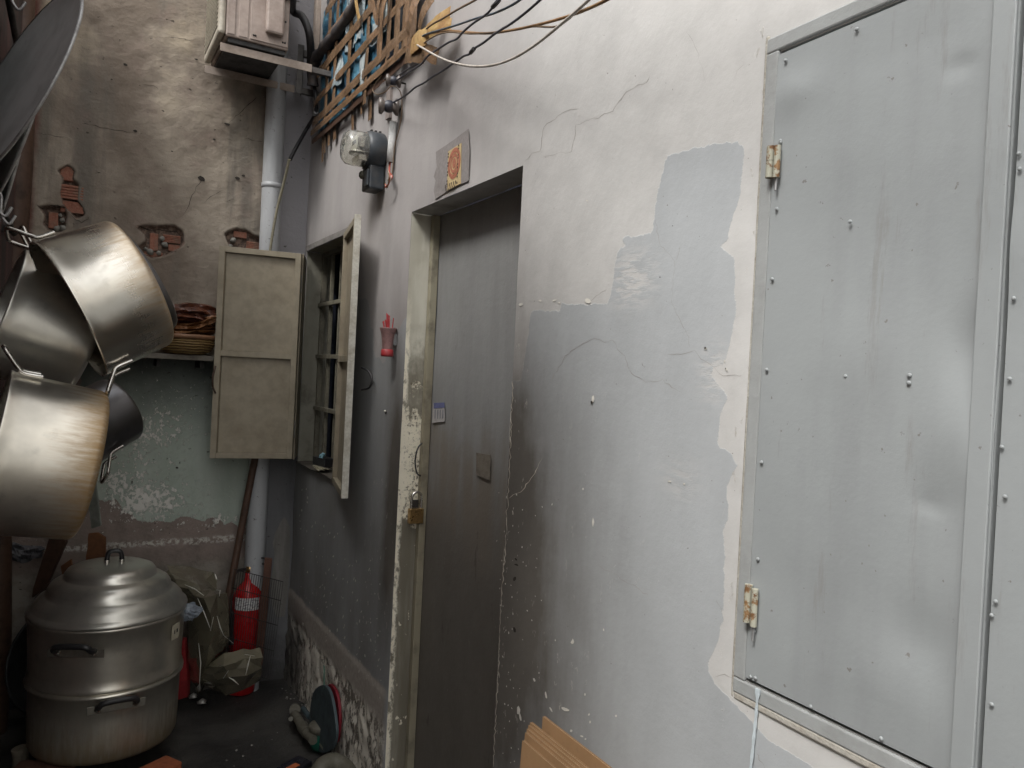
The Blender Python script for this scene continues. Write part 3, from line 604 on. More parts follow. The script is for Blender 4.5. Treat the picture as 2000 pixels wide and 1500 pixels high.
# knife-edge of chipped plaster along the doorway corner
crack([(1003,742),(1000,830),(997,900),(994,960),(991,1000),(990,1060),(984,1120),(980,1180),(977,1260),(973,1330),(969,1400),(965,1498)], 3.2, M_crackp, off=.0015)
cm = MB()
def chip(x, y, w_, h_, ang):
    p = WX(x, y); i0 = min(max(np.searchsorted(ly, p.y), 1), len(ly)-1); j0 = min(max(np.searchsorted(lz, p.z), 1), len(lz)-1); X_ = float(Xs[i0, j0])-.0016
    n = random.randint(5, 8); k = (ray(x, y)*(1/ray(x, y).x)).length*math.cos(math.atan2(1, .6))/FPX
    pts = []
    for i in range(n):
        a = 2*math.pi*i/n; r_ = random.uniform(.6, 1.1); u = math.cos(a)*w_*r_; v = math.sin(a)*h_*r_
        pts.append(WX(x+u*math.cos(ang)-v*math.sin(ang), y+u*math.sin(ang)+v*math.cos(ang)))
    vs = [Vector((X_, q_.y, q_.z)) for q_ in pts]
    cm.add(vs, [tuple(range(n))])
for a in ((1153,588,7,6,.3),(1014,1386,5,14,-.1),(1017,1400,2.5,10,-.2),(1106,1385,11,4,.5),(1068,1358,2,10,-.2),(1077,1385,2,8,-.5),(1045,1328,5,2.5,.9),(1117,1427,3,3,.2),(1138,1438,4,2,.5),(1145,1443,2,2,.5),(1163,780,4,9,0),(1384,681,3,3,0),(1152,393,3,2,.2),(1311,940,4,2,.2),(1097,592,3,2,0),(1160,1020,3,9,0),(1140,955,2,4,0),(1061,588,4,2,.1),(1088,587,5,2,-.3),(1022,595,5,3,0),(1152,1395,2,3,.2),(1154,1410,2,3,0),(1205,1398,2,3,-.4),(1144,1356,1.5,3,0),(1180,1230,1.5,3,0),(1425,722,2,3,0),(1421,706,1.5,3,0),(1120,1253,4,6,.2),(1340,945,3,2,0)):
    chip(*a)
for k in range(60):
    chip(1003-(.05*k*8 % 36)*0+random.gauss(30, 30) if k % 2 else 975+random.uniform(0, 30), random.uniform(960, 1490), random.uniform(.6, 1.3), random.uniform(1., 2.8), random.uniform(-.6, .4))
for k in range(110):
    x = random.uniform(585, 745); y = 1000+(x-585)*1.0+random.uniform(-60, 220); 
    if x < 620 or y < 940+ (x-585)*1.15+260: chip(x, y, random.uniform(.5, 1.3), random.uniform(1, 4.5), random.uniform(-.3, .5))
co_ = cm.build('paint_chip', simple('bare_whitewash', (.70, .67, .60), .85, 0, .2), hw); co_['kind'] = 'stuff'
dk = MB(); cm = dk
for a in ((1161,786,3,4,0),(1383,680,2.5,2.5,0),(1423,720,1.5,2,0),(753,805,2,5,0),(1010,1092,4,2,.8),(1012,1103,5,2,.2),(1008,1130,3,5,.3),(1007,1230,3,6,-.3),(1318,442,1.,1.,0),(1295,542,2,1,0)): chip(*a)
dk.build('plaster_hole', M_crackd, hw)['kind'] = 'stuff'

# ================================================================== OLD BACK WALL (plane Y = 3.92)
YB = 3.92
def bp(pts): return [(WY(*p).x, WY(*p).z) for p in pts]
holes = [bp([(113,332),(133,322),(145,333),(143,350),(153,363),(150,388),(160,405),(165,420),(150,428),(137,414),(122,397),(118,375),(124,352)]),
 bp([(76,404),(100,401),(128,404),(131,418),(127,440),(118,453),(95,450),(84,437),(88,420)]),
 bp([(263,441),(341,440),(357,451),(360,475),(347,488),(323,499),(296,504),(275,493),(269,483),(285,472),(283,456)]),
 bp([(438,456),(459,447),(480,449),(497,460),(526,470),(526,488),(455,492),(446,475)])]
def bdisp(x, z):
    d = -(fbm(x, z, 3, 2, 60)*.014+fbm(x, z, 16, 4, 66)*.0045)
    d = d*np.clip((.86-x)/.05, .15, 1)
    h = np.max([sdf(x, z, p) for p in holes], axis=0)+fbm(x, z, 40, 2, 71)*.008
    return d+np.clip(h/.006, 0, 1)*.028-np.exp(-(h/.014)**2)*.003*(h < 0)
lx = np.concatenate([[-.6, -.4], np.arange(-.26, 1.0001, .0075), [1.03, 1.06]]); lz2 = np.concatenate([np.arange(-.02, 3.3, .0085), [3.6, 4., 4.6]])
U, V = grid(lx, lz2); n0, n1 = U.shape; x_ = U.ravel(); z_ = V.ravel()
me = bpy.data.meshes.new('old_wall')
me.from_pydata(np.stack([x_, bdisp(x_, z_), z_], -1).tolist(), [], [(i*n1+j, (i+1)*n1+j, (i+1)*n1+j+1, i*n1+j+1) for i in range(n0-1) for j in range(n1-1)])
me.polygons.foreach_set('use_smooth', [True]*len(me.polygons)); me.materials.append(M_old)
setattr_np(me, 'hole', np.max([sdf(x_, z_, p) for p in holes], axis=0))
setattr_np(me, 'green', sdf(x_, z_, bp([(160,700),(560,700),(540,1030),(490,1032),(464,1029),(452,1018),(437,1025),(429,1012),(411,1010),(398,1018),(384,1015),(370,1008),(355,1007),(340,1016),(331,1020),(307,1017),(290,1020),(267,1015),(255,1003),(240,996),(227,975),(205,980),(189,973),(150,960)])))
fk = np.zeros_like(x_)
def gb(px, py, sx, sz, a): c = WY(px, py); return a*np.exp(-((x_-c.x)/sx)**2-((z_-c.z)/sz)**2)
fk = gb(290, 980, .17, .09, 1.)+gb(270, 860, .14, .16, .55)+gb(340, 820, .12, .16, .35)+gb(430, 1015, .15, .03, .6)+gb(220, 940, .08, .06, .6)-.35*(z_ > 1.65)-.35*(z_ < .77)
setattr_np(me, 'flake', fk)
setattr_np(me, 'strip', x_-.845)
setattr_np(me, 'stripPeel', sdf(x_, z_, bp([(556,1008),(548,1020),(538,1040),(533,1060),(536,1085),(534,1110),(528,1140),(530,1180),(540,1205),(556,1205),(562,1160),(566,1100),(566,1030)])))
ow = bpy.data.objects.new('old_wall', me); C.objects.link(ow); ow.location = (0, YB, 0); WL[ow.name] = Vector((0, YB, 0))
tag(ow, 'old stained end wall of rough plaster with bricks showing through broken patches', 'wall')
def brick(px, py, w_, h_, ridged=False, yy=.010, mat=None):
    c = WY(px, py); b = MB(); y0 = YB+yy
    if ridged:
        n = 5; vs = []; prof = []
        for i in range(n):
            z0 = -h_/2+h_*i/n; z1 = -h_/2+h_*(i+.62)/n; prof += [(0, z0), (0, z1), (.004, z1+.001), (.004, z0+h_/n-.001)]
        for (dy, dz) in prof: vs += [(c.x-w_/2, y0+dy, c.z+dz), (c.x+w_/2, y0+dy, c.z+dz)]
        b.add(vs, [(2*i, 2*i+1, 2*i+3, 2*i+2) for i in range(len(prof)-1)]); b.box((c.x-w_/2, y0+.006, c.z-h_/2), (c.x+w_/2, y0+.05, c.z+h_/2))
    else: b.box((c.x-w_/2, y0, c.z-h_/2), (c.x+w_/2, y0+.05, c.z+h_/2))
    b.build('brick', mat or M_brick, ow, bevel=.002)
brick(131, 338, .05, .06); brick(135, 374, .11, .062, True, .004); brick(141, 404, .09, .05); brick(104, 430, .036, .07, False, .006)
brick(301, 472, .035, .08); brick(336, 466, .075, .035, True); brick(343, 484, .06, .03, False, .014); brick(470, 458, .06, .03); brick(505, 481, .11, .04, True, .008); brick(300, 498, .08, .03, True, .012)
mo = MB()
for (x, y) in ((318,466),(322,478),(122,430),(124,445),(118,420),(285,485),(293,492),(456,468),(450,480),(310,494),(112,446)):
    c = WY(x, y); mo.lathe([(0, -.012), (.012, -.006), (.016, .002), (.008, .012), (0, .015)], 7, Matrix.Translation((c.x, YB+.012, c.z)) @ Matrix.Rotation(random.random()*6, 4, 'Y') @ Matrix.Scale(.6+random.random()*.7, 4))
mo.build('mortar_lump', simple('mortar', (.26, .25, .22), .9, 0, .5, None, 40, .003), ow)['kind'] = 'stuff'
def bcrack(pts, w_, mat=M_crackd): crack(pts, w_, mat, ow, 'y', 1.)
for c_, w_ in (([(503,190),(485,205),(472,218),(455,232),(447,240)], 2.4), ([(160,241),(185,245),(205,250),(222,252),(240,256),(262,260)], 2.), ([(398,345),(385,365),(376,380),(370,398),(358,420)], 2.2), ([(265,442),(290,447),(320,449),(345,452),(358,456)], 3.5), ([(70,400),(82,405),(100,402),(128,405)], 3.5), ([(135,418),(148,430),(160,434),(172,426),(175,424)], 2.6),
  ([(476,270),(490,272),(515,276)], 2.), ([(434,372),(420,380),(405,390),(396,396)], 1.6), ([(330,75),(345,72),(370,80),(390,76)], 1.4), ([(72,262),(100,264),(133,270)], 1.8), ([(275,165),(300,168),(310,175)], 1.2)): bcrack(c_, w_)
cm2 = MB()
for (x, y, s) in ((443,243,5),(393,349,8),(463,348,5),(475,343,4),(265,256,4),(245,126,4),(383,116,3),(418,273,3),(218,155,2),(336,296,2),(360,630,2),(345,913,3)):
    c = WY(x, y); s_m = s*.0026; n = 7
    cm2.add([(c.x+math.cos(k*6.28/n)*s_m*random.uniform(.6, 1.2), YB+float(bdisp(np.array([c.x]), np.array([c.z]))[0])-.0035, c.z+math.sin(k*6.28/n)*s_m*.6*random.uniform(.6, 1.2)) for k in range(n)], [tuple(range(n))])
cm2.build('plaster_hole', M_crackd, ow)['kind'] = 'stuff'

# ================================================================== SURROUNDING WALLS (left side and behind the camera)
lw = MB(); lw.box((-.6, .9, -.05), (-.235, 3.90, 3.45)); o = lw.build('side_wall', M_darkwall); tag(o, 'dark sooty brick side wall at the left edge behind the hanging pots', 'wall')
o = MB().box((-1.75, -3.2, -.05), (-1.5, .88, 3.6)).build('opposite_wall', M_plain); tag(o, 'unseen plain rendered wall across the alley, left of and behind the viewer', 'wall')  # unseen; distance and height set to dim the near wall
# rough dark wooden post next to the end wall
b = MB(); pts = [Vector((-.238, 3.80, -.02)), Vector((-.245, 3.80, 1.2)), Vector((-.235, 3.80, 2.2)), Vector((-.245, 3.79, 3.3))]
b.tube(pts, lambda t: .052+.006*math.sin(t*19), 12, sub=8); o = b.build('wooden_post', M_wood, solid=0); tag(o, 'dark rough wooden post standing at the left end of the stained wall', 'post')

# ================================================================== DRAIN PIPE AND HOSES IN THE CORNER
q = NT('drain_pvc'); n = q.noise(6, 5, .6, v=q.vec((1, 1, .2))); n2 = q.noise(60, 4, .7, seed=2)
c = q.mix(q.step(n, .35, .7), (.44, .45, .46), (.28, .285, .29)); c = q.mix(q.step(n2, .62, .7), c, (.17, .16, .15)); q.col(c); q.rough(.42); M_pipe = q.m
b = MB(); b.tube([(.803, 3.845, -.05), (.803, 3.845, 4.5)], .047, 32, False)
dp = b.build('drain_pipe', M_pipe); tag(dp, 'tall pale blue-grey plastic drain pipe running down the corner', 'pipe')
for zc in (2.46, 1.18): MB().lathe([(.0472, -.012), (.050, -.011), (.050, .011), (.0472, .012)], 32, Matrix.Translation((.803, 3.845, zc))).build('pipe_clip', M_pipe, dp)
# wooden batten high on the wall by the corner
o = MB().box((.978, 3.84, 2.97), (1.0, 3.895, 4.2)).build('wood_batten', M_cream, bevel=.002); tag(o, 'pale wooden batten fixed upright high in the corner by the drain pipe', 'batten')

# ---- air conditioner on its brackets
NX1, FX1, NY, FY, AZ = .905, .905, 3.50, 3.80, 2.955
M_ac = simple('ac_case_paint', (.37, .30, .26), .5, 0, .55, (.17, .12, .10), 8, .0004, 60)
M_acf = simple('ac_front_lit', (.48, .44, .36), .5, 0, .5, (.2, .16, .12), 10, .0003)  # lighter copy of the case paint for the light on the front
M_acd = simple('ac_underside_shade', (.075, .075, .075), .8, .2, .5, None, 20)  # shade below the unit put into the colour
nA0, nA1 = WY(610, 118, NY), WY(430, 92, NY); fA0, fA1 = WY(575, 180, FY), WY(399, 153, FY)
br = thing('wall_bracket', 'grimy L-shaped steel bracket arms carrying the air conditioner', 'bracket', (.9, 3.65, 2.7))
def angle(b, A, B, h=.034, w_=.030):
    A, B = Vector(A), Vector(B); d = B-A
    b.obox((A+B)/2-Vector((0, 0, h/2)), d/2, (0, .0015, 0), (0, 0, h/2)); b.obox((A+B)/2+Vector((0, w_/2, 0)), d/2, (0, w_/2, 0), (0, 0, .0015))
    return b
zA = (nA0.z+nA1.z)/2; zF = zA-.004
angle(MB(), (nA0.x, NY, zA), (nA1.x, NY, zA)).build('bracket_arm', M_cream, br, bevel=.001)
angle(MB(), (fA0.x, FY, zF), (fA1.x, FY, zF)).build('bracket_arm', M_cream, br, bevel=.001)
M_brk = simple('grimy_bracket_steel', (.15, .14, .13), .6, .4, .5, (.06, .05, .045), 18)
for yy in (FY,):
    b = MB(); b.box((.886, yy-.002, zA-.035), (.916, yy+.001, zA+.20)); b.box((.913, yy-.002, zA-.035), (.916, yy+.03, zA+.20)); b.box((.914, yy+.002, zA-.03), (1.0, yy+.026, zA-.004)); b.box((.914, yy+.002, zA+.15), (1.0, yy+.026, zA+.18)); b.build('bracket_upright', M_brk, br)
MB().box((nA0.x, NY+.003, zA-.03), (1.0, NY+.028, zA-.006)).build('bracket_stub', M_brk, br)
ax0, ax1 = WY(428, 92, NY).x+.02, WY(561, 100, NY).x; az0 = zA+.028; az1 = az0+.55; ay0, ay1 = NY-.02, FY+.09
ac = thing('air_conditioner', 'dusty pinkish beige air conditioner outdoor unit on brackets at the top of the end wall', 'air conditioner', ((ax0+ax1)/2, (ay0+ay1)/2, az0))
MB().box((ax0, ay0, az0), (ax1, ay1, az1)).build('case', M_ac, ac, bevel=.006)
MB().box((ax0+.012, ay0+.012, az0-.020), (ax1-.010, ay1-.012, az0-.0005)).build('base_pan', M_acd, ac, bevel=.002)
MB().box((ax0-.030, ay0-.004, az0+.004), (ax0-.0005, ay1-.004, az1)).build('front_panel', M_acf, ac, bevel=.012)
b = MB(); wx = ax1-ax0
b.box((ax0+wx*.38, ay0-.005, az0+.010), (ax1-.004, ay0-.0005, az1)); b.build('side_panel', M_ac, ac, bevel=.0015)
b = MB(); b.box((ax0+wx*.60, ay0-.036, az0+.045), (ax1-.028, ay0-.0055, az1-.02)); b.build('valve_cover', M_ac, ac, bevel=.010)
b = MB(); b.box((ax0+.005, ay0-.004, az0+.01), (ax0+wx*.14, ay0-.0005, az1)); b.box((ax0+wx*.2, ay0-.003, az0+.01), (ax0+wx*.345, ay0-.0005, az1)); b.build('side_rib', M_ac, ac, bevel=.0015)
for (fx, fz) in ((.43, .028), (.46, .028), (.90, .028), (.935, .028), (.93, .12)): MB().lathe([(0, .003), (.004, .002), (.0045, 0)], 8, Matrix.Translation((ax0+wx*fx, ay0-.0055, az0+fz)) @ Matrix.Rotation(math.pi/2, 4, 'X')).build('screw', M_dark, ac)
b = MB()
for k in range(26): b.box((ax0-.034, ay0+.02, az0+.04+k*.019), (ax0-.0305, ay1-.03, az0+.046+k*.019))
b.build('front_grille', M_acf, ac)['kind'] = 'stuff'
vz = az0+.235; vx = ax1-.004
b = MB(); b.tube([(vx-.035, ay0-.012, vz-.02), (vx+.01, ay0-.03, vz+.005)], .013, 10); b.tube([(vx-.03, ay0-.02, vz+.01), (vx-.02, ay0-.045, vz+.012)], .009, 6); b.build('service_valve', simple('old_brass', (.3, .25, .18), .5, .7, .5), ac)
# bandaged refrigerant hose: out of the valve, over and down behind the near arm
def P_(x, y, X0): return WX(x, y, X0)
o = MB().tube([(vx+.005, ay0-.028, vz), P_(572,22,.86), P_(590,32,.88), P_(603,62,.90), P_(607,100,.925), P_(606,135,.945), P_(609,165,.955)], .018, 14).build('refrigerant_hose', M_rubber); tag(o, 'dark taped hose arching out of the air conditioner valve and down', 'hose')
rv2 = simple('taped_bundle', (.045, .04, .042), .6, 0, .6, (.10, .075, .055), 30, .003, 45)
b = MB(); b.tube([P_(715,-30,.955), P_(690,18,.955), P_(665,55,.955), P_(640,85,.95), P_(619,112,.945), P_(612,140,.945), P_(611,168,.95)], lambda t: .024+.003*math.sin(t*40)+.002*math.sin(t*71), 14, sub=9)
th = b.build('taped_hose', rv2); tag(th, 'thick black bandaged hose sweeping down past the taped-up opening', 'hose')
MB().tube([P_(612,160,.96), P_(617,190,.965), P_(616,222,.967), P_(600,250,.96), P_(580,285,.90), P_(566,312,.86)], .0095, 10).build('thin_hose', M_black, th)
MB().tube([P_(617,219,.966), P_(614,225,.966)], .0105, 10, False).build('hose_tie', M_gal, th)
o = MB().tube([PD(565, 311, 3.56), PD(556, 350, 3.60), PD(540, 415, 3.64), PD(528, 486, 3.655), PD(520, 560, 3.66)], .0065, 8).build('rod', simple('yellowish_rod', (.26, .24, .17), .5, 0, .5), ); tag(o, 'thin yellowish drain tube crossing in front of the pale corner pipe', 'tube')

# ================================================================== TAPED-UP OPENING
op = thing('taped_opening', 'wall opening covered by blue plastic sheeting under a lattice of brown packing tape', 'covered opening', (1, 3.1, 2.66))
OY0, OY1, OZ0, OZ1 = 2.50, 3.72, 2.71, 3.45
def foil(name, y0, y1, z0, z1, x, mat, seed, amp=.02, ny=26, nz=26):
    b = MB(); r_ = np.random.default_rng(seed); A, B = np.meshgrid(np.linspace(y0, y1, ny+1), np.linspace(z0, z1, nz+1), indexing='ij')
    D = np.abs(fbm(A, B, 9, 2, seed))*amp*1.6+np.abs(fbm(A*2, B*.6, 14, 2, seed+3))*amp*1.2
    A = A+r_.uniform(-.3, .3, A.shape)*(y1-y0)/ny; B = B+r_.uniform(-.3, .3, A.shape)*(z1-z0)/nz
    b.add(np.stack([x-D, A, B], -1).reshape(-1, 3).tolist(), [(i*(nz+1)+j, i*(nz+1)+j+1, (i+1)*(nz+1)+j+1, (i+1)*(nz+1)+j) for i in range(ny) for j in range(nz)])
    return b.build(name, mat, op, solid=.0004)
def film(name, col, rough, col2, trans=0.):
    q = NT(name); n = q.noise(9, 5, .6); q.col(q.mix(q.step(n, .4, .62), col, col2)); q.rough(rough); q.bump(q.noise(35, 5, .7, dist=1.5), .004)
    if trans: q.b.inputs['Transmission Weight'].default_value = trans
    return q.m
M_blue = film('blue_plastic', (.06, .17, .24), .28, (.03, .09, .15)); M_clear = film('cloudy_plastic', (.36, .40, .40), .22, (.22, .27, .29)); M_dk = film('dark_plastic', (.03, .04, .055), .3, (.06, .07, .08))
M_tape = film('brown_packing_tape', (.145, .088, .05), .24, (.20, .125, .072)); M_tape2 = film('amber_packing_tape', (.22, .13, .072), .2, (.15, .092, .05))
M_gold = film('golden_tape', (.50, .34, .14), .2, (.35, .2, .08))
foil('dark_sheet', OY0+.03, OY1, OZ0, OZ1, .999, M_dk, 81, .008)
foil('blue_sheet', 3.05, 3.70, OZ0+.0, 3.30, .988, M_blue, 82, .02); foil('blue_sheet', 2.80, 3.12, OZ0+.02, 3.05, .985, M_blue, 83, .02, 14, 20)
foil('cloudy_sheet', 3.02, 3.30, 2.95, 3.4, .975, M_clear, 84, .02, 14, 20); foil('cloudy_sheet', 2.76, 2.93, 2.86, 3.3, .972, M_clear, 85, .015, 10, 18); foil('cloudy_sheet', 3.30, 3.42, 2.84, 3.02, .975, M_clear, 86, .015, 8, 8); foil('cloudy_sheet', 2.98, 3.08, 2.74, 2.9, .972, M_clear, 186, .015, 8, 8)
def tape(p, q_, w_, mat, x=.962, seed=0, seg=14, sag=.0):
    """strip from p=(y,z) to q_=(y,z)"""
    r_ = random.Random(seed); a = Vector((0, *p)); c_ = Vector((0, *q_)); d = (c_-a); n = Vector((0, -d.z, d.y)).normalized()*(w_/2); b = MB(); vs = []
    for i in range(seg+1):
        t = i/seg; c0 = a+d*t; xx = x-r_.uniform(0, .002)-sag*math.sin(t*math.pi)
        tw = r_.uniform(.88, 1.04); jit = Vector((0, r_.uniform(-.0015, .0015), r_.uniform(-.0015, .0015)))
        vs += [Vector((xx, 0, 0))+c0+n*tw+jit, Vector((xx-r_.uniform(0, .003), 0, 0))+c0+n*.1, Vector((xx, 0, 0))+c0-n*tw+jit]
    fs = []
    for i in range(seg): fs += [(3*i, 3*i+1, 3*i+4, 3*i+3), (3*i+1, 3*i+2, 3*i+5, 3*i+4)]
    return b.add(vs, fs).build('tape_strip', mat, op, solid=.0005)
k = 0
for (x_t, y_b, tail) in ((650,222,34),(668,208,14),(697,182,12),(733,155,58),(758,132,0),(775,122,0),(792,110,0),(806,100,0),(818,92,0),(826,80,0)):
    p = WX(x_t, y_b); k += 1
    for e in range(1 if k < 5 else 2):
        yb = p.y+random.uniform(-.012, .012)-e*.028
        tape((yb, p.z-(tail*.0018)-random.uniform(0, .015)), (yb+random.uniform(-.02, .02), 3.44), random.choice((.038, .046, .05)), M_tape if (k+e) % 3 else M_tape2, .962-e*.004, 200+k*3+e, 16)
for i, (z0, z1, ya, yb) in enumerate(((2.715, 2.725, 2.47, 3.76), (2.775, 2.765, 2.50, 3.74), (2.90, 2.86, 2.52, 3.72), (3.02, 2.99, 2.55, 3.70), (3.14, 3.12, 2.6, 3.6), (3.27, 3.25, 2.6, 3.6))):
    tape((ya, z0), (yb, z1), (.030, .040, .034, .044, .03, .04)[i], M_tape if i % 2 else M_tape2, .958, 300+i, 30)
tape((2.55, 2.69), (3.77, 2.69), .03, M_wood, .970, 311, 30)
for (x_t, y_t, y_e, w_) in ((637,250,318,.030),(660,225,276,.045),(650,232,286,.035),(731,150,236,.042),(696,185,262,.032),(642,250,300,.020),(714,170,225,.02)):
    a = WX(x_t, y_t); c_ = WX(x_t, y_e); tape((a.y, a.z), (c_.y+random.uniform(-.01, .01), c_.z), w_, M_tape, .984, 400+x_t, 4)
rt = random.Random(99)
for i in range(7):
    y_a = rt.uniform(2.55, 3.05); z_a = rt.uniform(2.74, 3.1); tape((y_a, z_a), (y_a+rt.uniform(-.12, .12), z_a+rt.uniform(.12, .35)), rt.choice((.03, .045, .055)), rt.choice((M_tape, M_tape2, M_gold)), .950-rt.uniform(0, .01), 700+i, 8, .012)
# loose crumpled tape at the near corner
for i, (a, c_, w_) in enumerate((((812,88),(868,22),.05), ((818,80),(872,45),.04), ((822,60),(838,-10),.05), ((825,95),(850,110),.05), ((800,112),(828,108),.05), ((806,70),(818,-10),.05), ((815,100),(835,70),.06))):
    p, r_ = WX(*a, .95), WX(*c_, .93); tape((p.y, p.z), (r_.y, r_.z), w_, M_gold if i in (0, 1, 6) else M_tape2, .952-.004*i, 500+i, 9, .01)

# ================================================================== CABLES
def cable(name, label, pts, r, mat, group=None):
    P = catmull([WX(*p) for p in pts], 7)
    if pts[-1][1] < 0:      # carry on in a gentle curve towards the next fixing, beyond the picture
        e = (P[-1]-P[-2]).normalized(); p = P[-1]
        for k in range(24): e = (e+Vector((-.010, -.012, .014))).normalized(); p = p+e*.10; P.append(p)
    o = MB().tube(P, r, 8, False).build(name, mat); tag(o, label, 'cable', group); return o
cable('cable', 'pale dusty white cable hanging in the lowest loop under the wire bundle', [(806,83,.935),(822,92,.91),(850,108,.885),(880,121,.87),(918,129,.86),(958,128,.85),(1000,115,.84),(1045,88,.83),(1095,48,.82),(1150,0,.81),(1190,-40,.80)], .0032, M_wirewhite)
cable('cable', 'kinked black cable running up from the porcelain insulator on the white conduit', [(768,200,.965),(783,192,.945),(800,180,.93),(812,170,.92),(828,162,.915),(845,150,.905),(865,138,.895),(885,124,.89),(905,110,.885),(916,106,.88),(926,95,.88),(945,83,.87),(968,65,.865),(1000,45,.855),(1030,22,.845),(1064,-8,.84)], .0030, M_wire)
cable('cable', 'kinked black cable leaving the upper insulator towards the top of the picture', [(770,160,.965),(782,152,.95),(800,140,.93),(822,126,.91),(835,110,.90),(852,98,.895),(876,83,.89),(892,76,.885),(905,62,.88),(925,45,.875),(950,28,.865),(968,8,.86),(990,-14,.85)], .0030, M_wire)
cable('cable', 'straight teal grey cable rising from the tape bundle', [(808,82,.935),(830,68,.92),(862,58,.91),(895,48,.90),(930,36,.89),(965,26,.88),(1000,10,.87),(1024,-6,.86)], .0030, M_wireteal)
cable('cable', 'long orange brown cable stretching flattest across the pale wall', [(806,84,.94),(832,68,.925),(870,60,.91),(910,63,.90),(955,65,.89),(1005,58,.875),(1060,46,.86),(1115,30,.845),(1160,12,.83),(1200,-8,.82)], .0034, M_wireorange)
cable('cable', 'dull brown cable leaving the tape bundle steeply', [(812,80,.94),(838,52,.925),(865,36,.91),(895,18,.90),(925,2,.885),(945,-10,.88)], .0030, M_wirebrown)
cable('cable', 'thin orange cable dipping beside the white loop before crossing it', [(822,88,.93),(850,70,.91),(878,63,.905),(925,66,.89),(990,60,.88),(1040,52,.865),(1085,52,.85),(1112,36,.835),(1138,10,.83),(1170,-16,.82)], .0022, M_wirebrown)
cable('cable', 'black cable descending from the tape corner to the upper insulator', [(812,88,.94),(826,100,.95),(832,112,.955),(818,124,.96),(800,133,.965),(782,145,.968),(770,152,.97)], .0026, M_wire)
cable('cable', 'loose tan wire looping between the tape edge and the insulators', [(745,148,.96),(728,172,.955),(735,184,.955),(752,180,.96),(766,168,.965),(782,180,.98),(785,215,.99),(780,250,.992),(772,280,.992),(768,315,.992),(764,345,.985),(757,352,.98)], .0016, M_wirebrown)
for o_n, pts_ in ((0, [(962,14,.863),(968,8,.862),(975,0,.861)]), (1, [(919,103,.879),(926,95,.878)])):
    o = MB().tube([WX(*p) for p in pts_], .0056, 10, True).build('splice_wrap', M_rubber); tag(o, ('black taped splice on the upper black cable near the top edge', 'black taped splice on the lower black cable above the door')[o_n], 'splice', 'taped cable splices')
# insulators and conduit
def spool(px, py, label, sc=1.):
    c = WX(px, py, .955); t = thing('insulator', label, 'insulator', c+Vector((0, 0, -.02)))
    M = Matrix.Translation(c) @ Matrix.Rotation(math.pi/2, 4, 'Y') @ Matrix.Rotation(.35, 4, 'X')
    s_ = sc
    MB().lathe([(.004*s_, -.034*s_), (.024*s_, -.032*s_), (.026*s_, -.022*s_), (.015*s_, -.014*s_), (.013*s_, 0), (.015*s_, .012*s_), (.026*s_, .020*s_), (.026*s_, .030*s_), (.004*s_, .032*s_)], 20, M).build('porcelain', simple('dirty_porcelain', (.16, .135, .12), .3, 0, .6, (.07, .06, .055), 30), t)
    MB().tube([c+Vector((-.036, 0, 0)), Vector((1.0, c.y, c.z))], .0035, 8).build('bolt', M_dark, t)
    MB().lathe([(.0158*s_, -.013*s_), (.019*s_, -.006*s_), (.019*s_, .006*s_), (.0158*s_, .011*s_)], 16, M).build('wire_wrap', M_wire, t)
spool(760, 208, 'black-wrapped cable insulator at the top of the white conduit', 1.15); spool(769, 158, 'pale porcelain insulator under the edge of the brown tape', .85)
sk_ = MB().box((.986, 2.745, 2.54), (.9995, 2.785, 2.72)).build('backing_board', simple('board', (.26, .22, .2), .7)); tag(sk_, 'small brown board on the wall behind the two insulators', 'board')
p0, p1 = WX(768, 238, .985), WX(762, 317, .985)
cdt = thing('conduit', 'short bright white plastic conduit tube beside the electric meter', 'conduit', p1)
MB().tube([p0, (p0+p1)/2, p1], .0125, 14, False, False).build('tube_wall', M_white, cdt, solid=.002)
for i, (mat, dx) in enumerate(((M_wirered, 0), (M_wirewhite, .004), (M_wirered, -.005), (M_wirebrown, .007))):
    MB().tube([p1+Vector((0, dx, .02)), p1+Vector((-.003, dx*1.5, -.03)), WX(766-i*2, 345, .975-.004*i), WX(759-i, 358+i*3, .97), WX(752, 366-i*3, .965)], .0022, 6).build('wire', mat, cdt)

# ================================================================== ELECTRIC METER
mc = WX(746, 300, 1.0); RX = Matrix.Translation(mc) @ Matrix.Rotation(-math.pi/2, 4, 'Y')   # local z -> -X
mt = thing('electric_meter', 'round glass-domed electric meter with black case on the mauve wall', 'electric meter', mc+Vector((0, 0, -.12)))
MB().lathe([(.001, .0), (.070, .0), (.074, .008), (.074, .060), (.069, .068), (.064, .072)], 40, RX).build('case', M_bakelite, mt)
q = NT('meter_glass'); q.b.inputs['Transmission Weight'].default_value = .92; q.col((.97, .97, .92)); q.rough(.02); q.b.inputs['IOR'].default_value = 1.45; M_glass = q.m
b = MB(); b.lathe([(.066, .070), (.066, .115), (.062, .138), (.050, .150), (.030, .153), (.001, .154), (.001, .1515), (.029, .1505), (.0485, .1475), (.0595, .1365), (.0635, .115), (.0635, .070)], 40, RX); b.build('glass_dome', M_glass, mt)
b = MB(); c = mc; b.box((c.x-.112, c.y-.036, c.z-.008), (c.x-.108, c.y+.036, c.z+.044)); b.build('dial_plate', M_palesteel, mt)
b = MB(); b.lathe([(.0, -.002), (.042, -.002), (.042, .002), (0, .002)], 28, Matrix.Translation((c.x-.088, c.y, c.z-.016))); b.build('spinning_disc', M_chrome, mt)
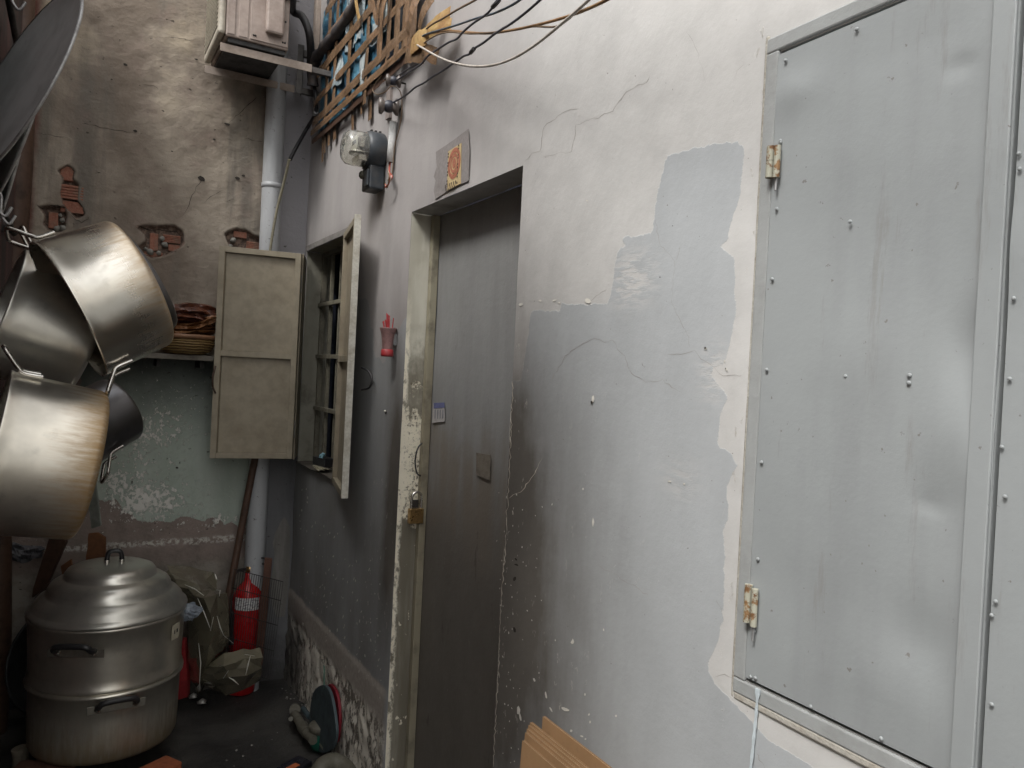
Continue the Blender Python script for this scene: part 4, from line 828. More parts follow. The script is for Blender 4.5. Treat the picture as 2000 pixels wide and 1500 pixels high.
b = MB(); b.box((c.x-.104, c.y-.04, c.z-.05), (c.x-.072, c.y+.04, c.z-.028)); b.box((c.x-.100, c.y-.03, c.z+.002), (c.x-.074, c.y-.02, c.z+.045)); b.box((c.x-.1, c.y+.015, c.z-.0), (c.x-.074, c.y+.03, c.z+.05)); b.build('mechanism', M_chrome, mt)
b = MB(); b.box((c.x-.113, c.y-.024, c.z+.014), (c.x-.1122, c.y+.024, c.z+.028)); b.build('register_window', M_black, mt)
b = MB(); b.box((c.x-.060, c.y-.046, c.z-.150), (c.x, c.y+.046, c.z-.060)); b.build('terminal_box', M_bakelite, mt, bevel=.006)
b = MB(); b.box((c.x-.069, c.y-.043, c.z-.140), (c.x-.0605, c.y-.002, c.z-.078)); b.build('terminal_cover', M_bakelite, mt, bevel=.003)
b = MB(); b.lathe([(.012, -.03), (.016, -.012), (.016, .01), (.010, .016)], 14, Matrix.Translation((c.x-.062, c.y+.02, c.z-.09)) @ Matrix.Rotation(-math.pi/2, 4, 'Y')); b.build('seal', M_dirtypvc, mt)
b = MB()
for k in range(3): b.box((c.x-.05+k*.017, c.y-.006, c.z+.070), (c.x-.042+k*.017, c.y+.006, c.z+.082))
b.build('mounting_lug', M_dark, mt)

# ================================================================== CHARM STICKER on its patch of grey tape above the door
pt = [(851,297),(885,274),(915,251),(917,300),(915,353),(898,361),(876,372),(850,389),(847,372),(851,352),(847,345),(853,325)]
quad_on_x('tape_patch', pt, .9965, simple('grey_cloth_tape', (.27, .245, .235), .75, 0, .4, (.16, .14, .13), 18, .0012, 30), 'square patch of weathered grey tape stuck above the door lintel', 'tape')
cs = quad_on_x('charm_sticker', [(875,296),(901,279),(900,358),(873,372)], .9950, simple('yellowed_paper', (.55, .42, .22), .75, 0, .35, (.3, .2, .1), 40), 'small yellowed paper with a red oval seal stuck on the grey tape', 'sticker')
def ring_on(pc_, ry, rz, t_, mat, x, n=28, name='seal_ring'):
    b = MB(); vs = []
    for i in range(n):
        a = 2*math.pi*i/n; 
        for k in (1, 1-t_): vs.append((x, pc_.y+math.cos(a)*ry*k, pc_.z+math.sin(a)*rz*k))
    b.add(vs, [(2*i, 2*i+1, 2*((i+1) % n)+1, 2*((i+1) % n)) for i in range(n)]); return b.build(name, mat, cs)
M_ink = simple('red_ink', (.40, .15, .09), .8, 0, .3); M_inkd = simple('dark_ink', (.09, .07, .05), .8)
pc_ = WX(887, 319, .9945)
ring_on(pc_, .045, .048, .30, M_ink, .9942); ring_on(pc_, .028, .031, .35, M_ink, .9942); ring_on(pc_, .0135, .016, .9, M_ink, .9942)
b = MB()
for k in range(16):
    a = k*math.pi/8; y_, z_2 = pc_.y+math.cos(a)*.0365, pc_.z+math.sin(a)*.04; b.box((.9936, y_-.003, z_2-.003), (.9941, y_+.003, z_2+.003))
b.build('seal_dot', M_ink, cs)
b = MB(); y0c, y1c = WX(901, 279).y, WX(874, 372).y; zt, zb_ = WX(888, 288).z, WX(886, 365).z
for k in range(13):
    z_2 = zb_+(zt-zb_)*(k+.3)/13
    for yy in (y0c+.006, y1c-.006): 
        if (k+int(yy*1000)) % 3: b.box((.9938, yy-.003, z_2), (.9944, yy+.003, z_2+.005))
for k in range(11):
    yy = y0c+.016+k*.0075; z_2 = pc_.z-.062-.012*(k % 2); b.box((.9938, yy-.0025, z_2-.004), (.9944, yy+.002, z_2+.006))
for k in range(9): yy = y0c+.02+k*.009; b.box((.9938, yy, pc_.z-.088), (.9944, yy+.005, pc_.z-.084))
b.build('dark_mark', M_inkd, cs)

# ================================================================== INCENSE HOLDER
ic = WX(757, 668, .965)
ih = thing('incense_holder', 'small wall cup of bright red incense sticks with a red foot', 'incense holder', ic+Vector((0, 0, -.05)))
MT = Matrix.Translation(ic)
MB().lathe([(.018, -.026), (.020, 0.), (.024, .028), (.030, .046), (.031, .050), (.028, .050), (.022, .028), (.018, .0), (.016, -.02), (.001, -.02)], 24, MT).build('cup', simple('dusty_pink_tin', (.30, .17, .16), .5, .1, .5, (.1, .06, .055), 40), ih)
MB().lathe([(.001, -.052), (.0205, -.052), (.0225, -.046), (.0215, -.028), (.018, -.0262)], 24, MT).build('foot', M_redpl, ih)
for k in range(15):
    a = random.uniform(0, 6.28); r_ = random.uniform(0, .018); h_ = random.uniform(.070, .105); le = (random.uniform(-.008, .004), random.uniform(-.006, .028))
    MB().tube([ic+Vector((r_*math.cos(a)*.7, r_*math.sin(a)*.7, .005)), ic+Vector((r_*math.cos(a)+le[0], r_*math.sin(a)+le[1], h_))], .0018, 6, False).build('incense_stick', M_redpl, ih)
MB().box((.985, ic.y-.006, ic.z-.01), (1.0, ic.y+.006, ic.z+.03)).build('wall_hook', M_gal, ih)
p = WX(753, 803); o = MB().lathe([(.001, .006), (.004, .005), (.0045, 0)], 8, Matrix.Translation(p) @ Matrix.Rotation(-math.pi/2, 4, 'Y')).build('wall_nail', M_palesteel); tag(o, 'small nail head in the grey wall below the incense holder', 'nail')

# ================================================================== HANGING POTS
M_potA = steel('pot_steel_a', (.76, .72, .64), .21, .9, (.45, .30, .14), .10, .30); M_potB = steel('pot_steel_b', (.84, .82, .75), .27, .3, (.42, .32, .18), .2, .4, dull=.25); M_potC = steel('pot_steel_c', (.82, .78, .69), .27, .95, (.42, .26, .10), .11, .29, dull=.08)
M_potD = steel('pot_steel_shaded', (.22, .22, .23), .35, .4, (.12, .10, .08), .1, .3)  # dark copy of the pot steel, shadow put into its colour
def axis_from(px, py, dx, dy, tilt):
    """world direction whose picture direction is (dx,dy) (y down) leaning by tilt towards the viewer"""
    v = -ray(px, py).normalized(); a = (R2*dx-U2*dy); a = (a-v*a.dot(v)).normalized(); return (a*math.cos(tilt)+v*math.sin(tilt)).normalized()
def pot(label, c, axis, r, h, mat, handles, flare=.0, group='steel stock pots hanging on the left wall', roll=0., base_r=None, lip=.006):
    """open pot: local z from the rim (z=0) to the base (z=h)"""
    q_ = axis.to_track_quat('Z', 'Y') @ Quaternion((0, 0, 1), roll); t = thing('stock_pot', label, 'pot', c, q_, group)
    br_ = base_r or r*.97; e = .022
    prof = [(r-.0035, .0), (r+lip*.3, -.002), (r+lip*.5, .003), (r+.0005, .010)]
    for k in range(1, 8): tt = k/7; prof.append((r+(br_-r)*tt, .010+(h-e-.010)*tt))
    for k in range(1, 6): a = k/5*math.pi/2; prof.append((br_-e+e*math.cos(a), h-e+e*math.sin(a)))
    prof += [(br_*.55, h+.001), (.001, h+.0015)]
    prof += [(.001, h-.003), (br_-e, h-.003), (br_-.006, h-e), (r-.0045, .010), (r-.0035, .0)]
    b = MB(); b.lathe(prof, 72); b.build('pot_body', mat, t, local=True)
    for ang in handles:
        ca, sa = math.cos(ang), math.sin(ang); rad = Vector((ca, sa, 0)); tan = Vector((-sa, ca, 0)); zz = Vector((0, 0, 1)); w_ = .052
        base = rad*(r+.004)
        pts = [base+tan*w_+zz*.075, base+tan*w_+zz*.030, base+tan*w_+rad*.012+zz*.012, base+tan*w_+rad*.045-zz*.020, base+tan*(w_-.012)+rad*.058-zz*.032, base-tan*(w_-.012)+rad*.058-zz*.032, base-tan*w_+rad*.045-zz*.020, base-tan*w_+rad*.012+zz*.012, base-tan*w_+zz*.030, base-tan*w_+zz*.075]
        MB().tube(pts, .0062, 10).build('handle', M_chrome, t, local=True)
    return t
def rim_roll(q_axis, want):   # local angle of the rim point that looks towards world direction 'want'
    qi = q_axis.inverted(); v = qi @ want; return math.atan2(v.y, v.x)
def place_pot(label, rim, base, r_px, depth, tilt, mat, hdirs, ratio=1., base_scale=.97):
    dx, dy = base[0]-rim[0], base[1]-rim[1]; L = math.hypot(dx, dy); c = PD(*rim, depth); ax = axis_from(rim[0], rim[1], dx/L, dy/L, -tilt)
    r = r_px*depth/FPX; h = L*depth/FPX/math.cos(tilt)*ratio; q_ = ax.to_track_quat('Z', 'Y'); hs = []
    for (hx, hy) in hdirs: hs.append(rim_roll(q_, R2*hx-U2*hy))
    return pot(label, c, ax, r, h, mat, hs, base_r=r*base_scale)
place_pot('large steel stock pot hanging highest and furthest right, tilted with its mouth to the wall', (133, 608), (268, 556), 141, 2.32, math.radians(8), M_potA, [(-.45, -.9), (.4, .9)], base_scale=.965)
place_pot('steel stock pot at the left edge, tucked behind the tilted topmost pot', (0, 606), (152, 656), 128, 2.48, math.radians(4), M_potB, [(.1, -1)])
place_pot('large heat-stained steel pot hanging lowest at the left edge, brown streaks on its base', (-20, 880), (155, 905), 160, 2.16, math.radians(2), M_potC, [(.15, -1)])
place_pot('steel pot, coloured dark for shadow, half hidden low behind the heat-stained pot', (150, 845), (232, 800), 72, 2.85, math.radians(22), M_potD, [(.6, .8)])
# second nested base seen behind the topmost pot
place_pot('dark rim of a pot nested behind the topmost tilted pot', (190, 590), (287, 545), 112, 2.55, math.radians(6), M_potD, [])
# wooden rail and hooks they hang from
hr = thing('hanging_rail', 'dark steel rail with hooks on the side wall carrying the pots', 'rail', (-.2, 2.5, 1.9))
for zz in (2.02, 2.62): MB().tube([(-.205, 1.9, zz), (-.205, 3.3, zz)], .010, 10, False).build('rail_bar', M_dark, hr)
for yy in (2.0, 3.2):
    for zz in (2.02, 2.62): MB().box((-.236, yy-.012, zz-.012), (-.205, yy+.012, zz+.012)).build('rail_mount', M_dark, hr)
for yy, zz in ((2.38, 2.02), (2.52, 2.02), (2.3, 2.62), (2.44, 2.62), (2.56, 2.62)): MB().tube([(-.205, yy, zz+.012), (-.190, yy, zz), (-.188, yy, zz-.05), (-.17, yy, zz-.075), (-.155, yy, zz-.05)], .004, 8).build('hook', M_gal, hr)
# nearly edge-on lids stacked at top left
M_lid = steel('lid_aluminium', (.60, .62, .61), .42, .0, dull=.7)
def lid(label, centre, depth, major, r_px, tilt, mat=M_lid, dep=.05):
    """shallow round lid seen nearly edge-on; major = picture direction of its long axis"""
    px, py = centre; mx, my = major; L = math.hypot(mx, my); n2 = (-my/L, mx/L)   # picture normal
    ax = axis_from(px, py, n2[0], n2[1], tilt); r = r_px*depth/FPX; t = thing('wide_lid', label, 'lid', PD(px, py, depth), ax.to_track_quat('Z', 'Y'), 'wide aluminium lids hanging at the top left')
    prof = [(.001, dep), (r*.3, dep*.97), (r*.6, dep*.80), (r*.85, dep*.45), (r*.97, dep*.1), (r, .002), (r+.006, .0), (r+.006, -.004), (r-.002, -.004), (r*.96, dep*.08-.002), (r*.84, dep*.43-.002), (r*.59, dep*.78-.002), (.001, dep-.003)]
    MB().lathe(prof, 72).build('lid_dish', mat, t, local=True)
    MB().lathe([(r+.0062, -.0055), (r+.0095, -.003), (r+.0095, .001), (r+.0062, .003)], 72).build('rolled_edge', M_gal, t, local=True)
lid('uppermost wide aluminium lid with a bright upper edge', (34, 165), 2.06, (-.52, .855), 212, math.radians(11), dep=-.012)
lid('middle wide aluminium lid, its pale rim showing below the uppermost lid', (17, 228), 2.26, (-.385, .92), 200, math.radians(9), dep=-.010)
lid('lowest wide aluminium lid, hanging the most upright', (6, 290), 2.44, (-.30, .955), 190, math.radians(7), dep=-.008)
# sheet metal strip under the heat-stained pot
P4 = [PD(163, 905, 2.75), PD(180, 900, 2.8), PD(196, 1028, 2.8), PD(178, 1033, 2.75)]; b = MB(); n_ = Vector((.1, .5, 0)).normalized()*.03
b.add(P4+[p+n_ for p in P4], [(0, 1, 2, 3), (7, 6, 5, 4), (0, 4, 5, 1), (1, 5, 6, 2), (2, 6, 7, 3), (3, 7, 4, 0)]); o = b.build('metal_tray', simple('dull_tin', (.30, .32, .29), .35, .7, .5, (.1, .1, .08), 12), bevel=.002); tag(o, 'narrow dull metal tray edge hanging below the dark pot', 'tray')

# ================================================================== SHELF, BASKET AND BUNDLES
a, c_ = WY(262, 693, 3.92), WY(440, 700, 3.92); zs = a.z
o = MB().box((a.x-.25, 3.72, zs-.012), (.575, 3.915, zs+.012)).build('wall_shelf', simple('worn_shelf_board', (.20, .18, .15), .75, 0, .6, (.06, .05, .04), 14), bevel=.003); tag(o, 'narrow worn board shelf on the end wall behind the shutter leaf', 'shelf')
for xx in (.32, .50): MB().box((xx, 3.75, zs-.045), (xx+.015, 3.915, zs-.0125)).build('shelf_bracket', M_dark, o)
bc = WY(362, 690, 3.785); bc.z = zs+.014; q = NT('woven_bamboo'); s_ = q.sep()
wv = q.new('ShaderNodeTexWave'); wv.wave_type = 'BANDS'; wv.bands_direction = 'Z'; wv.inputs['Scale'].default_value = 28; wv.inputs['Distortion'].default_value = 3; q.lk(q.co, wv.inputs[0])
n = q.noise(20, 5, .6); q.col(q.mix(q.step(wv.outputs[1], .3, .7), (.14, .075, .025), q.mix(n, (.30, .19, .07), (.42, .29, .12)))); q.rough(.6); q.bump(wv.outputs[1], .003); M_bam = q.m
bk = thing('bamboo_basket', 'shallow woven bamboo basket on the shelf, heaped with dark bundles', 'basket', bc)
MB().lathe([(.001, 0), (.075, 0), (.105, .018), (.128, .050), (.136, .078), (.132, .078), (.122, .050), (.098, .020), (.07, .005), (.001, .005)], 40, Matrix.Translation(bc)).build('bowl', M_bam, bk)
MB().lathe([(.134, .070), (.142, .072), (.142, .088), (.134, .090), (.130, .088), (.130, .072), (.134, .070)], 40, Matrix.Translation(bc)).build('rim_hoop', simple('bamboo_hoop', (.24, .12, .06), .55, 0, .4), bk)
def bundle(label, c, L, W_, H, rotz, tilt, mat, seed, name='dried_bundle'):
    b = MB(); nx, na = 26, 26; vs = []; r_ = random.Random(seed); M = Matrix.Translation(c) @ Matrix.Rotation(rotz, 4, 'Z') @ Matrix.Rotation(tilt, 4, 'Y')
    for i in range(nx+1):
        t = i/nx; prof_ = (1-abs(2*t-1)**5)*.98+.02
        for k in range(na):
            a = 2*math.pi*k/na; rr = 1+.16*math.sin(a*7+seed+2*math.sin(t*5))+.12*math.sin(a*13+t*9)+r_.uniform(-.05, .05)
            sx = (t-.5)*L+(r_.uniform(-.012, .012) if i in (0, nx) else 0); vs.append(M @ Vector((sx, math.cos(a)*W_/2*prof_*rr, math.sin(a)*H/2*prof_*rr+.01*math.sin(t*6+seed))))
    fs = [(i*na+k, i*na+(k+1) % na, (i+1)*na+(k+1) % na, (i+1)*na+k) for i in range(nx) for k in range(na)]
    b.add(vs, fs, False); b.add([vs[k] for k in range(na)], [tuple(reversed(range(na)))]); b.add([vs[nx*na+k] for k in range(na)], [tuple(range(na))])
    o = b.build(name, mat); tag(o, label, 'bundle'); return o
M_lea = simple('dark_red_brown_leaf', (.085, .028, .016), .38, 0, .55, (.018, .008, .01), 20, .003, 40, (.15, .05, .02)); M_lea2 = simple('brown_dried_leaf', (.16, .065, .022), .5, 0, .5, (.04, .016, .01), 22, .003, 50, (.24, .11, .04))
bundle('mid brown dried bundle lying in the bamboo basket', bc+Vector((.0, 0, .105)), .27, .19, .065, .1, -.06, M_lea2, 3)
bundle('lighter brown dried bundle laid aslant on the basket rim', bc+Vector((.03, -.03, .135)), .24, .15, .045, -.2, -.28, M_lea2, 8)
bundle('dark red-brown dried bundle with ragged top, highest on the basket', bc+Vector((.005, .01, .185)), .30, .16, .075, .05, -.16, M_lea, 5)
bundle('blackish dried bundle under the topmost one', bc+Vector((.0, -.01, .155)), .27, .17, .04, 0, .03, M_lea, 11)

# ================================================================== STEAMER
zc = 3.0; rc = PD(214, 1184, zc); SR = 141*zc/FPX; zr = rc.z; bz = .108
M_st = steel('steamer_steel', (.76, .72, .62), .28, .8, (.20, .13, .05), .20, .0, dull=.12)
M_al = steel('steamer_lid_aluminium', (.78, .76, .69), .28, .0, dull=.15)
stm = thing('steamer_pot', 'huge two-tier aluminium steamer with domed lid standing on bricks', 'steamer', (rc.x, rc.y, bz))
H = zr-bz; TM = Matrix.Translation((rc.x, rc.y, bz))
hb = H*.50
MB().lathe([(.001, 0), (SR*.84, 0), (SR*.89, .006), (SR*.915, .022), (SR*.925, .07), (SR*.93, hb*.6), (SR*.94, hb-.012), (SR*.975, hb-.004), (SR*.98, hb+.006), (SR*.93, hb+.010)], 96, TM).build('lower_pot', M_st, stm)
MB().lathe([(SR*.92, hb+.008), (SR*.955, hb+.012), (SR*.965, hb+.020), (SR*.95, hb+.028), (SR*.945, hb+.06), (SR*.955, H*.8), (SR*.965, H-.022), (SR*.985, H-.016), (SR*.985, H-.006), (SR*.95, H-.003)], 96, TM).build('upper_tier', steel('tier_steel', (.76, .72, .63), .27, 0., dull=.12), stm)
lp_ = [(SR*.955, -.004), (SR*.985, -.002), (SR*.995, .006), (SR*.985, .014), (SR*.955, .020), (SR*.935, .026), (SR*.915, .042), (SR*.86, .060), (SR*.80, .068), (SR*.775, .072), (SR*.765, .090), (SR*.73, .108), (SR*.66, .122), (SR*.60, .128), (SR*.575, .132), (SR*.565, .146), (SR*.53, .160), (SR*.45, .170), (SR*.25, .176), (.001, .178)]
ld = MB().lathe(lp_, 96, Matrix.Translation((rc.x, rc.y, bz+H-.004)), jitter=lambda a, h: .006*math.sin(3*a+1)+.003*math.sin(7*a)).build('lid', M_al, stm)
kz = bz+H+.172; kc = Vector((rc.x+.01, rc.y, kz))
MB().tube([kc+Vector((-.026, 0, 0)), kc+Vector((-.024, 0, .030)), kc+Vector((-.014, 0, .044)), kc+Vector((.014, 0, .044)), kc+Vector((.024, 0, .030)), kc+Vector((.026, 0, 0))], .009, 12).build('knob', M_black, ld)
MB().tube([kc+Vector((-.026, 0, -.004)), kc+Vector((-.026, 0, .012))], .011, 10).build('knob_ferrule', M_chrome, ld); MB().tube([kc+Vector((.026, 0, -.004)), kc+Vector((.026, 0, .012))], .011, 10).build('knob_ferrule', M_chrome, ld)
toC = math.atan2(-rc.y, -rc.x)
def st_handle(ang, z, R_, wl_=.062):
    ca, sa = math.cos(ang), math.sin(ang); rad = Vector((ca, sa, 0)); tan = Vector((-sa, ca, 0)); base = Vector((rc.x, rc.y, z))+rad*R_
    b = MB(); b.tube([base-tan*wl_+rad*.004, base-tan*wl_+rad*.036+Vector((0, 0, .012)), base-tan*(wl_-.018)+rad*.050+Vector((0, 0, .030)), base+tan*(wl_-.018)+rad*.050+Vector((0, 0, .030)), base+tan*wl_+rad*.036+Vector((0, 0, .012)), base+tan*wl_+rad*.004], .0105, 12)
    h = b.build('handle', M_black, stm)
    MB().obox(base+rad*.0045+Vector((0, 0, -.008)), tan*(wl_+.034), rad*.0015, (0, 0, .015)).build('rivet_plate', simple('rivet_plate', (.35, .33, .28), .4, .8, .5), h, bevel=.001)
    b = MB()
    for s in (-1, 1): b.lathe([(.012, -.004), (.010, .006), (.001, .009)], 12, Matrix.Translation(base+tan*(wl_*s)+rad*.008+Vector((0, 0, -.006))) @ rad.to_track_quat('Z', 'Y').to_matrix().to_4x4())
    b.build('rivet', M_chrome, h)
def ang_for(px, R_, z):   # angle round the steamer whose surface point faces the viewer under photo column px
    best = None
    for k in range(-90, 91):
        a = toC+math.radians(k); p = Vector((rc.x+math.cos(a)*R_, rc.y+math.sin(a)*R_, z))-EYE; x = 1000+FPX*p.dot(R2)/p.dot(_F)
        if best is None or abs(x-px) < best[0]: best = (abs(x-px), a)
    return best[1]
zu = zr-.075; zl = bz+hb-.03
st_handle(ang_for(150, SR*.965, zu), zu, SR*.965); st_handle(ang_for(228, SR*.94, zl), zl, SR*.93)
a_ = ang_for(342, SR*.965, zr-.06); rad = Vector((math.cos(a_), math.sin(a_), 0)); tan = Vector((-rad.y, rad.x, 0)); pp = Vector((rc.x, rc.y, zr-.075))+rad*(SR*.967+.003)
pt_ = MB().obox(pp, tan*.027, rad*.0012, (0, 0, .029)).build('cream_plate', simple('cream_plate', (.55, .50, .38), .5, 0, .3), bevel=.001); tag(pt_, 'small cream plate with two dark holes stuck to the steamer side', 'plate')
for s in (-1, 1):
    MB().obox(pp+rad*.0018+tan*(.009*s)+Vector((0, 0, .001*s)), tan*(.0035+.001*s), rad*.0006, (0, 0, .007)).build('plate_hole', M_black, pt_)
# bricks carrying it
gp = WZ(318, 1478, .10); M_sootbrick = simple('sooty_brick', (.10, .045, .028), .9, 0, .6, (.02, .016, .014), 14, .002, 60)
for (cx, cy, rz, lab) in ((gp.x-.045, gp.y-.085, .55, 'orange clay brick sticking out under the right side of the steamer'), (rc.x-.20, rc.y-.16, -.4, 'sooty clay brick under the left front of the steamer'), (rc.x+.0, rc.y+.22, 1.2, 'clay brick hidden under the back of the steamer')):
    ca, sa = math.cos(rz), math.sin(rz); b = MB(); b.obox((cx, cy, .052), (ca*.095, sa*.095, 0), (-sa*.045, ca*.045, 0), (0, 0, .052)); o = b.build('clay_brick', M_orbrick if lab[0] == 'o' else M_sootbrick, bevel=.005); tag(o, lab, 'brick', 'bricks under the steamer')
# pale stub left of the steamer
p = PD(40, 1478, 2.95); o = MB().tube([p+Vector((0, 0, -.10)), p, p+Vector((-.005, 0, .035))], .028, 12).build('wooden_stub', simple('pale_wood', (.28, .24, .18), .8, 0, .6)); tag(o, 'pale stub of wood standing left of the steamer base', 'wood stub')
# big dark round pan behind
ax = axis_from(80, 1290, .35, 0, .9); t = thing('round_pan', 'big sooty round pan leaning in the dark left of the steamer', 'pan', PD(108, 1290, 3.22), ax.to_track_quat('Z', 'Y'))
MB().lathe([(.001, -.03), (.19, -.03), (.215, 0), (.222, .004), (.219, .010), (.205, .004), (.18, -.024), (.001, -.024)], 56).build('pan_dish', simple('sooty_pan', (.05, .05, .05), .5, .5, .5), t, local=True)

# ================================================================== CLUTTER LEFT OF / ABOVE THE STEAMER
def slab(name, label, cat, pxs, depth, mat, thick=.012, bev=.002, kind=None):
    P = [PD(x, y, d) for (x, y), d in zip(pxs, depth)] if isinstance(depth, (list, tuple)) else [PD(x, y, depth) for x, y in pxs]
    n = (P[1]-P[0]).cross(P[2]-P[0]).normalized()*thick; b = MB(); N = len(P)
    b.add(P+[p+n for p in P], [tuple(range(N)), tuple(range(2*N-1, N-1, -1))]+[(i, (i+1) % N, N+(i+1) % N, N+i) for i in range(N)])
    o = b.build(name, mat, bevel=bev, weld=True); tag(o, label, cat); return o
M_rust = simple('rusty_brown_card', (.20, .085, .035), .8, 0, .6, (.06, .03, .02), 10)
slab('scrap_board', 'rusty brown scrap board behind the steamer lid', 'board', [(130,1046),(190,1040),(205,1050),(206,1096),(175,1104),(148,1092)], 3.45, M_rust)
slab('scrap_board', 'dark slanting plank between the hanging pots and the steamer', 'plank', [(96,1050),(122,1042),(128,1060),(88,1150),(62,1168),(64,1150)], 3.3, M_wood, .02)
slab('scrap_board', 'small orange brown scrap beside the slanting plank', 'board', [(118,1106),(138,1092),(142,1120),(122,1130)], 3.3, M_rust)
slab('scrap_board', 'flat black panel in the corner under the hanging pots', 'board', [(-40,1040),(62,1048),(58,1200),(-40,1260)], 3.45, M_dark, .02)  # near-black panel filling the corner
bundle('crumpled grey plastic bag stuffed in the dark under the pots', PD(50, 1075, 3.35), .16, .10, .08, .3, .2, simple('grey_bag', (.10, .10, .11), .35, 0, .4), 21, 'plastic_bag')
bundle('crumpled pale blue plastic bag wedged right of the steamer rim', PD(368, 1195, 3.12), .07, .06, .085, .3, 1.2, simple('blue_bag', (.22, .25, .29), .25, 0, .4), 22, 'plastic_bag')
bundle('dark crumpled bag on the floor left of the steamer', PD(18, 1330, 3.3), .2, .16, .22, .3, .2, simple('dark_bag', (.035, .035, .04), .45, 0, .4), 23, 'plastic_bag')
# red wedge standing by the steamer
slab('red_wedge', 'dull red plastic wedge standing upright between steamer and glossy sheets', 'wedge', [(353,1252),(360,1252),(366,1330),(366,1362),(345,1368),(347,1330)], [3.45,3.45,3.5,3.55,3.5,3.45], M_redpl, .03)

# ================================================================== FIRE EXTINGUISHER
ec = Vector((WY(474, 1200, 3.84).x, 3.825, .004)); 
fe = thing('fire_extinguisher', 'bright red fire extinguisher with a white label standing in the corner behind a wire rack', 'fire extinguisher', ec)
ET = Matrix.Translation(ec); er = .068; eh = WY(474, 1135, 3.80).z-.004
ET = ET @ Matrix.Rotation(math.radians(2), 4, 'Y')
MB().lathe([(.001, 0), (er-.004, 0), (er, .006), (er, eh-.085), (er*.93, eh-.062), (er*.7, eh-.035), (er*.36, eh-.012), (er*.27, eh+.01), (er*.27, eh+.035), (.001, eh+.035)], 40, ET).build('cylinder', M_red, fe)
q = NT('extinguisher_label'); wvv = q.noise(60, 3, .7, v=q.vec((1, 1, 2.5))); q.col(q.mix(q.step(wvv, .52, .56), (.72, .72, .70), (.28, .27, .30))); q.rough(.5)
lz0 = WY(474, 1194, 3.76).z-.004; b = MB(); vs = []
for k in range(15):
    a = math.atan2(-ec.y, -ec.x)+math.radians(-52+k*7.4)
    for zz in (lz0, lz0+.060): vs.append(ET @ Vector((math.cos(a)*(er+.0012), math.sin(a)*(er+.0012), zz)))
b.add(vs, [(2*i, 2*i+2, 2*i+3, 2*i+1) for i in range(14)], True); b.build('label', q.m, fe)
MB().lathe([(.015, eh+.036), (.019, eh+.038), (.019, eh+.062), (.012, eh+.066), (.001, eh+.067)], 16, ET).build('valve', M_brass, fe)
vp = ET @ Vector((0, 0, eh+.062))
b = MB(); b.tube([vp+Vector((-.01, 0, .006)), vp+Vector((.03, -.01, .018)), vp+Vector((.085, -.02, .004))], .006, 8); b.tube([vp+Vector((-.01, 0, .016)), vp+Vector((.02, -.01, .042)), vp+Vector((.06, -.02, .040)), vp+Vector((.095, -.02, .018))], .0055, 8); b.build('lever', M_black, fe)
MB().tube([vp+Vector((-.015, 0, -.012)), vp+Vector((-.06, -.02, -.012)), vp+Vector((-.085, -.03, -.05)), vp+Vector((-.088, -.03, -.15)), vp+Vector((-.082, -.03, -.26)), vp+Vector((-.075, -.03, -.34))], .0075, 10).build('hose', M_black, fe)
MB().tube([vp+Vector((-.082, -.03, -.20)), vp+Vector((-.076, -.03, -.36))], .013, 12).build('nozzle', M_black, fe)
# wire rack in front
ra = thing('wire_rack', 'thin dark wire grid rack leaning in front of the red extinguisher', 'rack', (.8, 3.62, 0))
M_rw = simple('rack_wire_metal', (.10, .095, .09), .4, .8, .5)
T0, T1, B1, B0 = PD(457, 1112, 3.46), PD(553, 1136, 3.55), PD(528, 1328, 3.62), PD(432, 1298, 3.52)
def onr(u, v): return (T0*(1-u)+T1*u)*(1-v)+(B0*(1-u)+B1*u)*v
for k in range(23): MB().tube([onr(k/22, 0), onr(k/22, 1)], .0016, 6, False).build('rack_wire', M_rw, ra)
for v in (0, .19, .44, .70, 1.): MB().tube([onr(0, v), onr(1, v)], .0020, 6, False).build('cross_wire', M_dark, ra)
# poles
o = MB().tube([PD(505, 860, 3.70), PD(470, 1040, 3.66), PD(436, 1230, 3.60), WZ(428, 1345, .01)], .017, 10).build('wooden_pole', M_wood); tag(o, 'dark brown pole leaning against the end wall beside the drain pipe', 'pole')
q_ = simple('rusty_stick', (.13, .06, .04), .75, 0, .5, (.05, .03, .025), 20)
P4 = [PD(517, 1090, 3.60), PD(531, 1092, 3.60), PD(512, 1300, 3.58), PD(496, 1298, 3.58)]; b = MB(); n_ = Vector((.35, .9, 0))*.02
b.add(P4+[p+n_ for p in P4], [(0, 1, 2, 3), (7, 6, 5, 4), (0, 4, 5, 1), (1, 5, 6, 2), (2, 6, 7, 3), (3, 7, 4, 0)]); o = b.build('wooden_stick', q_, bevel=.002); tag(o, 'short rusty brown batten standing behind the wire rack', 'stick')

